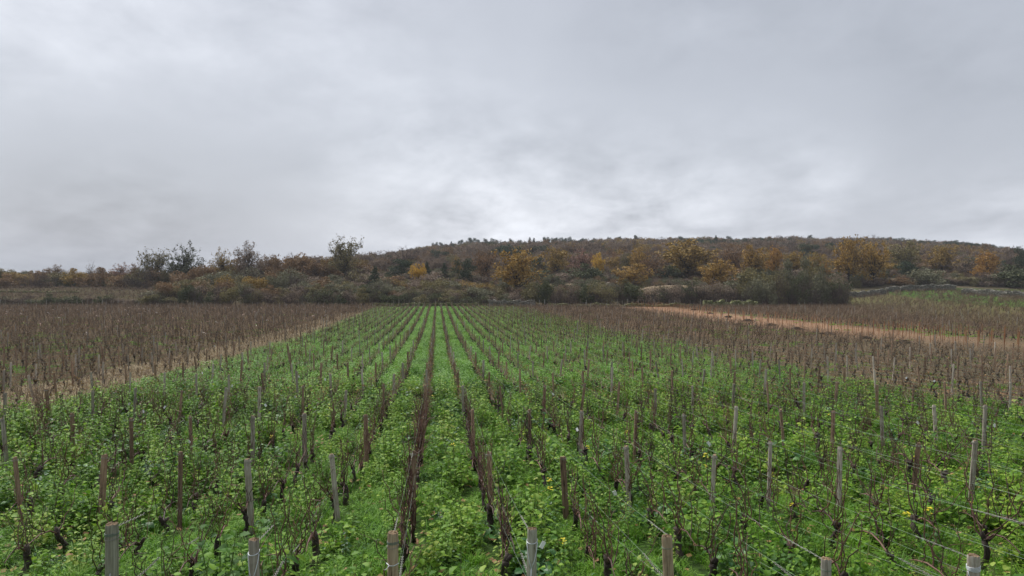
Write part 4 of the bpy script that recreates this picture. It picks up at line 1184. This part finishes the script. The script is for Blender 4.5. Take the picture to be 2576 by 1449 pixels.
TP = {
 'oak': [tree_proto(10 + i, 'oak', 3900, .028, .029) for i in range(4)],
 'thin': [tree_proto(20 + i, 'sparse', 3200, .026, .023) for i in range(3)],
 'bare': [tree_proto(30 + i, 'bare', 260, .02, .018) for i in range(2)],
 'column': [tree_proto(40, 'column', 500, .015, .03)],
 'conifer': [conifer_proto(50 + i) for i in range(2)],
 'pine': [conifer_proto(60 + i, True) for i in range(3)],
 'bush': [bush_proto(70 + i, 2600, .036) for i in range(4)],
 'twiggy': [bush_proto(80 + i, 1300, .028, 1500) for i in range(4)],
}
def plant(kind, x, y, zb, w, h, fol, name, label, cat, group=None, parts=('trunk', 'crown')):
    tm, cm = random.choice(TP[kind])
    o = empty(name, (x, y, zb), random.uniform(0, 6.28), (w, w, h))
    link(parts[0], tm, o)
    if cm is not None:
        c = link(parts[1], cm, o)
        c.material_slots[0].link = 'OBJECT'; c.material_slots[0].material = MAT['f_' + fol]
    tag(o, label, cat, group)
    return o
def tree(px, top, wpx, Y, kind, fol, label, name='tree', cat='tree', base=None):
    """a tree whose crown spans wpx picture pixels and whose top is seen at (px, top), standing Y metres ahead"""
    tp = at(px, top, Y); w = wpx / FPX * Y * 1.28; zb = zgf(tp.x, Y)
    if base is not None: zb = min(zb, at(px, base, Y).z)
    plant(kind, tp.x, Y, zb, w, max(tp.z - zb, 1.5), fol, name, label, cat)
T = [
 (8, 671, 50, 216, 'oak', 'olive', 'olive tree cut by the left edge of the picture'),
 (36, 683, 58, 212, 'oak', 'dgold', 'low yellow olive tree near the left edge'),
 (105, 675, 50, 214, 'oak', 'brown', 'low round brown tree over the dark stone bank on the left'),
 (143, 666, 44, 218, 'thin', 'brown', 'thin topped brown tree rising from the left scrub'),
 (183, 674, 24, 215, 'bare', 'brown', 'small bare tree left of the narrow poplar'),
 (227, 651, 24, 225, 'column', 'greybrown', 'narrow bare poplar pointing above the left scrub'),
 (252, 674, 34, 216, 'thin', 'brown', 'little sparse tree just right of the poplar'),
 (302, 660, 48, 214, 'thin', 'pinkish', 'reddish sparse tree left of the two round trees'),
 (342, 658, 36, 214, 'thin', 'rust', 'small rusty tree touching the left one of the two round trees'),
 (392, 621, 72, 205, 'thin', 'olive', 'left one of the two large round thin crowned trees'),
 (462, 609, 86, 207, 'thin', 'ivy', 'right one of the two large round thin crowned trees, domed'),
 (515, 668, 50, 212, 'oak', 'brown', 'low brown tree between the round tree and the olive brown one'),
 (562, 623, 62, 208, 'thin', 'dgold', 'olive brown leafy tree left of the tall grey crowned tree'),
 (625, 609, 66, 206, 'thin', 'greybrown', 'tall grey crowned nearly bare tree on the left skyline'),
 (685, 633, 52, 208, 'oak', 'brown', 'brown leafy tree right of the grey crowned tree'),
 (730, 637, 30, 210, 'bare', 'brown', 'thin bare tree on the skyline left of the tallest tree'),
 (762, 641, 40, 208, 'oak', 'brown', 'small dark brown tree right of the thin bare tree'),
 (795, 646, 58, 204, 'oak', 'brown', 'dense dark brown oak left of the tallest tree'),
 (822, 639, 34, 206, 'oak', 'dgold', 'dark leafy tree touching the tallest tree'),
 (868, 590, 86, 200, 'thin', 'olive', 'tallest thin see-through tree on the skyline left of centre'),
 (905, 668, 50, 205, 'oak', 'greybrown', 'grey brown tree at the foot of the tallest tree'),
 (942, 668, 42, 172, 'conifer', 'pine', 'dark green conifer nearest the middle of the scrub belt', 'conifer', 'conifer'),
 (1022, 619, 92, 240, 'bare', 'brown', 'broad bare purple brown tree in front of the hill'),
 (1008, 648, 58, 190, 'pine', 'pine', 'broad dark green pine below the broad bare tree', 'pine_tree', 'pine'),
 (1052, 657, 42, 182, 'oak', 'yellow', 'small yellow tree between two dark conifers'),
 (1074, 657, 30, 188, 'conifer', 'pine', 'slim dark conifer right of the small yellow tree', 'conifer', 'conifer'),
 (1120, 660, 36, 184, 'conifer', 'pine', 'pointed grey green conifer left of the dense dark one', 'conifer', 'conifer'),
 (1150, 640, 26, 205, 'thin', 'gold', 'narrow golden tree behind the dense dark conifer'),
 (1165, 648, 50, 180, 'pine', 'pine', 'dense dark conifer left of the rusty gold tree', 'pine_tree', 'pine'),
 (1222, 626, 62, 186, 'thin', 'rust', 'rusty gold open tree just left of the large golden oak'),
 (1300, 621, 104, 160, 'oak', 'gold', 'large golden oak above the far end of the green rows'),
 (1400, 618, 66, 215, 'oak', 'dgold', 'olive gold tree right of the large golden oak'),
 (1463, 627, 64, 222, 'thin', 'pinkish', 'pinkish brown tree right of the olive gold tree'),
 (1505, 632, 34, 215, 'oak', 'yellow', 'small bright yellow tree with a pale trunk'),
 (1548, 642, 46, 235, 'oak', 'dgold', 'small dull gold tree on the far slope'),
 (1575, 632, 32, 225, 'oak', 'olive', 'small olive green tree in front of the hill'),
 (1608, 618, 52, 214, 'oak', 'gold', 'golden tree behind the rusty pink one'),
 (1588, 660, 84, 178, 'oak', 'gold', 'low spreading golden bush oak beside the straw bank'),
 (1638, 636, 66, 190, 'thin', 'rust', 'rusty pink open crowned tree above the straw bank'),
 (1728, 596, 140, 200, 'oak', 'dgold', 'giant spreading brown gold oak standing against the hilltop'),
 (1680, 665, 60, 192, 'oak', 'ivy', 'dark ivy covered tree under the giant oak'),
 (1803, 648, 84, 172, 'oak', 'gold', 'bright golden oak in front of the giant oak'),
 (1848, 617, 58, 206, 'thin', 'rust', 'rusty tree between the giant oak and the yellow gold one'),
 (1898, 611, 66, 200, 'oak', 'gold', 'yellow gold round tree right of the rusty tree'),
 (1946, 616, 44, 208, 'oak', 'orange', 'small orange gold tree beside the yellow gold one'),
 (1998, 629, 52, 215, 'oak', 'dgold', 'pale olive gold tree on the slope right of centre'),
 (2055, 628, 54, 204, 'oak', 'dgold', 'dark gold round tree left of the pair of tall golden trees'),
 (2075, 654, 26, 195, 'oak', 'orange', 'tiny orange tree under the dark gold one'),
 (2135, 590, 78, 190, 'oak', 'gold', 'left and taller one of the pair of golden trees'),
 (2197, 598, 76, 188, 'oak', 'gold', 'right and brighter one of the pair of golden trees'),
 (2275, 602, 72, 215, 'oak', 'olive', 'olive brown tall tree right of the golden pair'),
 (2282, 655, 54, 195, 'pine', 'pine', 'dark low pine below the olive brown tree', 'pine_tree', 'pine'),
 (2370, 614, 68, 212, 'oak', 'dgold', 'yellow olive tree on the right part of the hill foot'),
 (2430, 640, 60, 206, 'thin', 'greybrown', 'grey bare tree left of the rust gold tree at the right'),
 (2337, 670, 84, 184, 'bush', 'greygreen', 'broad olive green willow like tree behind the right stone wall'),
 (2480, 627, 62, 195, 'oak', 'orange', 'rust gold tree near the right edge'),
 (2542, 620, 24, 196, 'bare', 'brown', 'dead bare snag sticking up near the right edge'),
 (2568, 617, 34, 205, 'pine', 'pine', 'small pine at the right edge on the skyline', 'pine_tree', 'pine'),
 (2535, 664, 96, 188, 'bush', 'ivy', 'dark broad bushy tree behind the wall at the right edge'),
 (1868, 690, 84, 150, 'bush', 'greygreen', 'pale grey green shrub tree right of the bright golden oak'),
 (1800, 591, 21, 400, 'conifer', 'pine', 'single dark spire conifer on the hill behind the giant oak', 'conifer', 'conifer'),
 (1482, 622, 40, 330, 'pine', 'pine', 'dark round pine half way up the hill', 'pine_tree', 'pine'),
]
for row in T:
    px, top, wpx, Y, kind, fol, lab = row[:7]
    tree(px, top, wpx, Y, kind, fol, lab, *(row[7:] if len(row) > 7 else ()))
# dark pines along the skyline of the hill
for i, px in enumerate(list(range(1094, 1300, 21)) + list(range(1300, 1480, 13)) + [1500, 1530, 1560, 1600, 1640, 1680, 1830, 1860, 1905, 1960, 2010, 2040, 2090, 2230, 2300, 2340, 2380, 2420, 2460, 2500]):
    px += random.uniform(-6, 6)
    Y = random.uniform(525, 545); u_ = (px - 1288) / FPX; x = u_ * Y; zb = zgf(x, Y)
    h = random.uniform(8.5, 12) if px < 1480 else random.uniform(7.5, 10)
    plant('pine' if random.random() < .85 else 'conifer', x, Y, zb - .3, h * random.uniform(.5, .75), h, 'pine', 'pine_tree', 'dark pine standing on the hilltop skyline', 'pine', 'pines along the hilltop')
# shrub belts: each shrub is a thing
LM = [(-999, 'left of the narrow poplar'), (330, 'below the two round trees'), (560, 'below the grey crowned tree'), (760, 'below the tallest tree'), (930, 'left of the dark conifers'), (1100, 'below the dark conifers'), (1240, 'below the golden oak'), (1420, 'right of the golden oak'), (1600, 'below the straw bank'), (1780, 'below the bright golden oak'), (1920, 'at the right end of the hedge'), (2150, 'behind the right stone wall'), (2400, 'near the right edge')]
SN = set()
def where(px):
    return [w for p, w in LM if px >= p][-1]
SCOL = {'ivy': 'dark evergreen', 'olive': 'olive green', 'greygreen': 'grey green', 'greybrown': 'grey brown bare', 'brown': 'brown leafy', 'dgold': 'yellowish', 'rust': 'rusty'}
def belt(Y0, Yj, pxs, pxe, step, tops, fols, desc, kinds=('bush', 'twiggy')):
    px = pxs
    while px < pxe:
        Y = Y0 + random.uniform(-Yj, Yj); p = px + random.uniform(-.2, .2) * step
        tp = np.interp(p, [q[0] for q in tops], [q[1] for q in tops]) + random.uniform(-9, 8)
        f = random.choice(fols); kd = 'twiggy' if f in ('greybrown',) else random.choice(kinds)
        t_ = at(p, tp, Y); zb = zgf(t_.x, Y)
        h = max(t_.z - zb, 1.2) * random.uniform(1.0, 1.25); w = step / FPX * Y * random.uniform(1.5, 2.2)
        sz = 'low ' if h < 2.0 else ('tall ' if h > 3.4 else '')
        wd = 'broad ' if w > 5.5 else ('narrow ' if w < 3.2 else '')
        plant(kd, t_.x, Y, zb - 0.1, w, h, f, 'shrub', ' '.join(('%s%s%s shrub %s, %s' % (sz, wd, SCOL[f], desc, where(p))).split()[:16]), 'shrub', 'scrub and hedge shrubs beyond the vines', ('stem', 'foliage'))
        px += step
random.seed(21)
belt(143.5, 1.0, 372, 1330, 30, [(372, 742), (500, 728), (700, 734), (900, 732), (1100, 742), (1300, 742)], ['ivy', 'ivy', 'greybrown', 'olive', 'ivy'], 'at the very front of the hedge')
belt(144, 1.0, 1345, 1700, 32, [(1345, 716), (1450, 712), (1600, 714), (1700, 716)], ['ivy', 'ivy', 'olive', 'greybrown'], 'at the very front of the hedge')
belt(145.5, 1.0, 1700, 1900, 34, [(1700, 714), (1900, 700)], ['ivy', 'greybrown', 'greybrown', 'olive'], 'at the very front of the hedge')
belt(142.5, 1.2, 1890, 2135, 36, [(1890, 712), (1960, 690), (2100, 694), (2135, 712)], ['ivy', 'olive', 'ivy', 'greybrown', 'greygreen'], 'in the tall dark hedge')
belt(149, 1.5, 1900, 2130, 40, [(1900, 690), (2000, 668), (2060, 664), (2130, 684)], ['greygreen', 'olive', 'greygreen', 'greybrown'], 'in the tall dark hedge behind')
belt(146.5, .8, -300, 372, 26, [(-20, 743), (150, 748), (372, 746)], ['ivy', 'ivy', 'greybrown'], 'in the low hedge below the terrace')
belt(152, 2, 380, 1330, 38, [(380, 730), (450, 712), (700, 715), (900, 712), (1100, 720), (1300, 728)], ['olive', 'greybrown', 'greygreen', 'olive', 'ivy', 'brown'], 'in the second line of scrub')
belt(163, 3, 430, 1260, 44, [(430, 714), (560, 694), (760, 698), (900, 700), (1050, 702), (1260, 712)], ['olive', 'greygreen', 'greybrown', 'brown', 'olive', 'dgold'], 'in the middle of the scrub')
belt(164, 3, 1320, 1560, 44, [(1320, 702), (1560, 708)], ['olive', 'greygreen', 'greybrown', 'ivy'], 'in the middle of the scrub')
belt(179, 4, 540, 1260, 48, [(540, 690), (700, 680), (850, 684), (1000, 690), (1260, 700)], ['olive', 'greybrown', 'greygreen', 'brown', 'greybrown'], 'at the back of the scrub')
belt(203, 4, -300, 620, 40, [(-20, 690), (80, 686), (200, 686), (330, 682), (620, 668)], ['brown', 'olive', 'dgold', 'brown', 'olive', 'rust'], 'on the left skyline')
belt(208, 4, 560, 960, 46, [(560, 656), (700, 650), (820, 656), (960, 668)], ['brown', 'brown', 'greybrown', 'rust'], 'under the skyline trees')
belt(200, 6, 1330, 2150, 48, [(1330, 676), (1500, 676), (1700, 684), (1900, 682), (2150, 684)], ['greybrown', 'ivy', 'brown', 'greybrown', 'greygreen'], 'on the slope under the trees')
belt(205, 6, 900, 1330, 48, [(900, 684), (1330, 680)], ['greybrown', 'brown', 'greybrown', 'rust'], 'on the slope under the trees')
belt(176, 2, 1850, 2150, 44, [(1850, 690), (2150, 690)], ['greybrown', 'greygreen', 'brown', 'ivy'], 'behind the tall hedge')
belt(190, 3, 2150, 2600, 40, [(2150, 700), (2260, 694), (2400, 694), (2600, 700)], ['greybrown', 'ivy', 'brown', 'olive', 'greybrown'], 'along the wood edge')
belt(216, 5, 2060, 2620, 52, [(2060, 672), (2300, 660), (2500, 664), (2620, 670)], ['greybrown', 'brown', 'greybrown', 'dgold'], 'inside the wood edge')

# woods on the hill: one mass
def realised(kind, i, fol, name):
    tm, cm = TP[kind][i]
    g = bpy.data.meshes.new(name)
    vs, fs, mi = [], [], []
    n0 = 0
    for me, m in ((tm, 0), (cm, 1)):
        if me is None: continue
        co = np.empty(len(me.vertices) * 3); me.vertices.foreach_get('co', co); vs.append(co.reshape(-1, 3))
        fs += [tuple(v_ + n0 for v_ in p.vertices) for p in me.polygons]; mi += [m] * len(me.polygons); n0 += len(me.vertices)
    g.from_pydata(np.concatenate(vs).tolist(), [], fs)
    g.materials.append(MAT['pale_bark']); g.materials.append(MAT['f_' + fol]); g.polygons.foreach_set('material_index', np.array(mi, np.int32))
    return g
HW = [realised('oak', 0, 'brown', 'w'), realised('oak', 1, 'greybrown', 'w'), realised('oak', 2, 'greybrown', 'w'), realised('bare', 0, 'brown', 'w'), realised('bare', 1, 'brown', 'w'),
      realised('oak', 3, 'dgold', 'w'), realised('oak', 1, 'olive', 'w'), realised('pine', 0, 'pine', 'w'), realised('oak', 0, 'rust', 'w'), realised('thin', 0, 'greybrown', 'w'), realised('thin', 1, 'brown', 'w')]
n = 6200
yy = RNG.uniform(147, 262, n); uu = RNG.uniform(-.95, .95, n); xx = uu * yy
k = ~((uu < -.30) & (yy < 208)) & ~((uu > .45) & (yy < 186)) & (vnoise(xx, yy, 9, 31) > .22)
xx, yy = xx[k], yy[k]; n = len(xx)
UG = [realised('bush', 0, 'olive', 'u'), realised('twiggy', 0, 'greybrown', 'u'), realised('bush', 1, 'greygreen', 'u'), realised('twiggy', 1, 'brown', 'u'), realised('bush', 2, 'ivy', 'u'), realised('twiggy', 2, 'greybrown', 'u'), realised('twiggy', 3, 'brown', 'u')]
r, s = scatter_arrays(n, 1.8, 3.8, 0.08); s[:, 2] *= .75
instancer('undergrowth', np.stack([xx, yy, zg(xx, yy) - .15], 1), r, s, RNG.choice(7, n, p=[.2, .24, .16, .16, .07, .12, .05]), UG, 'mixed brown and olive scrub filling the slope between the shrubs', 'undergrowth')
n = 15000
yy = 222 + 378 * RNG.random(n) ** 0.75; uu = RNG.uniform(-.36, .86, n); xx = uu * yy
k = (uu > -.30) | (yy < 260)
k &= RNG.random(n) < np.clip(yy / 600 + .25, 0, 1)
xx, yy, uu = xx[k], yy[k], uu[k]
n = len(xx); r, s = scatter_arrays(n, 5.5, 10.5, 0.05)
s[:, 0] *= .85; s[:, 1] *= .85; s[:, 2] *= RNG.uniform(.6, .9, n)
s *= np.where((yy < 300), .72, 1.0)[:, None]
pw = np.array([.13, .21, .19, .13, .12, .03, .08, .03, .02, .06, .04]); pw /= pw.sum()
idx = RNG.choice(11, n, p=pw)
# clumps of kinds
cn = vnoise(xx, yy, 60, 21); idx = np.where((cn > .70) & (RNG.random(n) < .5), 7, idx); idx = np.where((cn < .25) & (RNG.random(n) < .4), 5, idx)
instancer('woods', np.stack([xx, yy, zg(xx, yy) - .2], 1), r, s, idx, HW, 'brown and grey late autumn woods covering the long hill', 'woods')

# ------------------------------------------------------------------ dry stone walls, banks, rubble
def stones_geo(rng, n, pos, size):
    g = Geo()
    base = np.array([(x_, y_, z_) for x_ in (-1, 1) for y_ in (-1, 1) for z_ in (-1, 1)], float)
    F = [(0, 1, 3, 2), (4, 6, 7, 5), (0, 4, 5, 1), (2, 3, 7, 6), (1, 5, 7, 3), (0, 2, 6, 4)]
    for i in range(n):
        V = base * rng.uniform(.7, 1.2, 3) * np.array([size, size * .7, size * .42]) * .5 * rng.uniform(.6, 1.4) * (1 + rng.normal(0, .12, (8, 1)))
        R = np.array(Euler((rng.normal(0, .15), rng.normal(0, .15), rng.uniform(0, 6.28))).to_matrix())
        g.add(V @ R.T + pos[i], F)
    return g
def wall(name, p0, p1, h, t_, n, mat, label, size=.42, jag=.2, cat='stone wall'):
    rng = np.random.default_rng(int(abs(p0[0] * 7 + p1[1] * 3)))
    root = empty(name, ((p0[0] + p1[0]) / 2, (p0[1] + p1[1]) / 2, 0)); ox = root.location
    u = rng.random(n); f = rng.random(n)
    x = p0[0] + (p1[0] - p0[0]) * u; y = p0[1] + (p1[1] - p0[1]) * u
    hh = h * (1 + jag * np.sin(u * 23) * .6 + jag * np.sin(u * 57 + 1) * .4)
    L_ = math.hypot(p1[0] - p0[0], p1[1] - p0[1]); nx_, ny_ = -(p1[1] - p0[1]) / L_, (p1[0] - p0[0]) / L_
    side = np.where(rng.random(n) < .7, -1 if ny_ > 0 else 1, rng.uniform(-1, 1, n)) * t_ / 2
    z = zg(x, y) + f * hh
    pos = np.stack([x + nx_ * side - ox.x, y + ny_ * side - ox.y, z], 1)
    link('stones', stones_geo(rng, n, pos, size).mesh('stones', [mat]), root)['kind'] = 'stuff'
    g = Geo(); m = 24; V = []; F = []
    for i in range(m):
        q = i / (m - 1); X_ = p0[0] + (p1[0] - p0[0]) * q; Y_ = p0[1] + (p1[1] - p0[1]) * q
        hi = h * (1 + jag * math.sin(q * 23) * .6 + jag * math.sin(q * 57 + 1) * .4) * .93; zb = zgf(X_, Y_)
        for sg, zz in ((-1, zb - .4), (-1, zb + hi), (1, zb + hi), (1, zb - .4)):
            V.append((X_ + nx_ * sg * t_ * .42 - ox.x, Y_ + ny_ * sg * t_ * .42 - ox.y, zz))
    for i in range(m - 1):
        for k in range(3): F.append((i * 4 + k, i * 4 + k + 1, i * 4 + 4 + k + 1, i * 4 + 4 + k))
    F += [(0, 1, 2, 3), ((m - 1) * 4 + 3, (m - 1) * 4 + 2, (m - 1) * 4 + 1, (m - 1) * 4)]
    g.add(V, F); link('wall_core', g.mesh('wall_core', [mat]), root)
    tag(root, label, cat)
def gp(px, py, Y): p = at(px, py, Y); return (p.x, Y)
wall('dry_stone_wall', gp(2138, 740, 168), gp(2225, 740, 172), 1.2, .9, 700, MAT['stone'], 'grey dry stone wall right of the tall dark hedge')
wall('dry_stone_wall', gp(2230, 732, 176), gp(2400, 732, 178), 1.2, .9, 1100, MAT['stone'], 'long weathered stone wall above the upper green parcel')
wall('dry_stone_wall', gp(2425, 738, 160), gp(2640, 745, 140), 1.25, 1.0, 1100, MAT['stone'], 'rubble stone wall running to the right edge')
wall('dry_stone_wall', gp(1230, 755, 141.6), gp(1345, 752, 141.6), 1.0, 1.0, 600, MAT['stone'], 'tumbled grey wall at the far end of the green rows')
wall('dry_stone_wall', gp(940, 764, 141.4), gp(1225, 760, 141.6), .55, .7, 700, MAT['mossy_stone'], 'low mossy wall under the hedge behind the green rows', .35)
wall('stone_heap', gp(1770, 750, 141), gp(1900, 755, 140.5), .9, 2.2, 700, MAT['mossy_stone'], 'mossy stone heap below the grey green shrub tree', .42, .5, 'stone heap')
wall('stone_heap', gp(1380, 756, 141), gp(1740, 752, 141), .45, 1.2, 500, MAT['mossy_stone'], 'low line of mossy stones in front of the dark hedge', .32, .6, 'stone heap')
wall('dry_stone_wall', gp(70, 722, 206), gp(275, 722, 207), 2.0, 1.2, 900, MAT['mossy_stone'], 'dark overgrown retaining wall behind the left terrace', .45)
wall('dry_stone_wall', gp(-40, 732, 206), gp(62, 732, 206), 1.2, 1.0, 300, MAT['stone'], 'pale wall fragment at the left edge of the terrace', .45)
wall('dry_stone_wall', gp(-60, 738, 176), gp(200, 737, 176), .35, .8, 500, MAT['mossy_stone'], 'long low wall crossing the left terrace', .35)
wall('stone_heap', gp(1440, 690, 186), gp(1600, 690, 188), .9, 4.0, 600, MAT['stone'], 'scree of grey stones on the slope right of the golden oak', .5, .4, 'stone heap')

def bank(px0, px1, Y, top, label):
    g = Geo(); m = 30; V = []; F = []
    for i in range(m):
        q = i / (m - 1); px = px0 + (px1 - px0) * q
        t_ = at(px, top + 1.5 * math.sin(q * 9), Y); zb = zgf(t_.x, Y)
        e = min(1, 3 * min(q, 1 - q) + .1)
        hgt = max(t_.z - zb, .4) * e
        for yy_, f in ((-5.0, -.3), (-3.6, .35), (-2.2, .75), (-1.0, .95), (3.6, 1.0), (9.0, -.4)):
            V.append((t_.x, Y + yy_, zb + hgt * f + random.uniform(-.04, .04)))
    for i in range(m - 1):
        for k in range(5): F.append((i * 6 + k, i * 6 + k + 1, i * 6 + 6 + k + 1, i * 6 + 6 + k))
    g.add(V, F)
    o = link('straw_bank', g.mesh('straw_bank', [MAT['bank']], True)); tag(o, label, 'bank')
bank(1570, 1830, 168, 719, 'pale straw covered bank in front of the giant oak')
bank(1370, 1500, 168, 715, 'narrow pinkish straw bank right of the golden oak')

# ------------------------------------------------------------------ damp air over the slope
g = Geo(); x0, x1, y0_, y1_, z0_, z1_ = -960, 960, -60, 1020, -12, 36
g.add([(x_, y_, z_) for x_ in (x0, x1) for y_ in (y0_, y1_) for z_ in (z0_, z1_)], [(0, 1, 3, 2), (4, 6, 7, 5), (0, 4, 5, 1), (2, 3, 7, 6), (1, 5, 7, 3), (0, 2, 6, 4)])
hm = bpy.data.materials.new('haze'); hm.use_nodes = True; hm.node_tree.nodes.clear()
pv = hm.node_tree.nodes.new('ShaderNodeVolumePrincipled'); pv.inputs['Density'].default_value = 0.00017
pv.inputs['Color'].default_value = (0.88, 0.92, 1.0, 1)
mo = hm.node_tree.nodes.new('ShaderNodeOutputMaterial'); hm.node_tree.links.new(pv.outputs[0], mo.inputs['Volume'])
tag(link('haze', g.mesh('haze', [hm])), 'thin damp haze softening the distant woods', 'haze', kind='stuff')
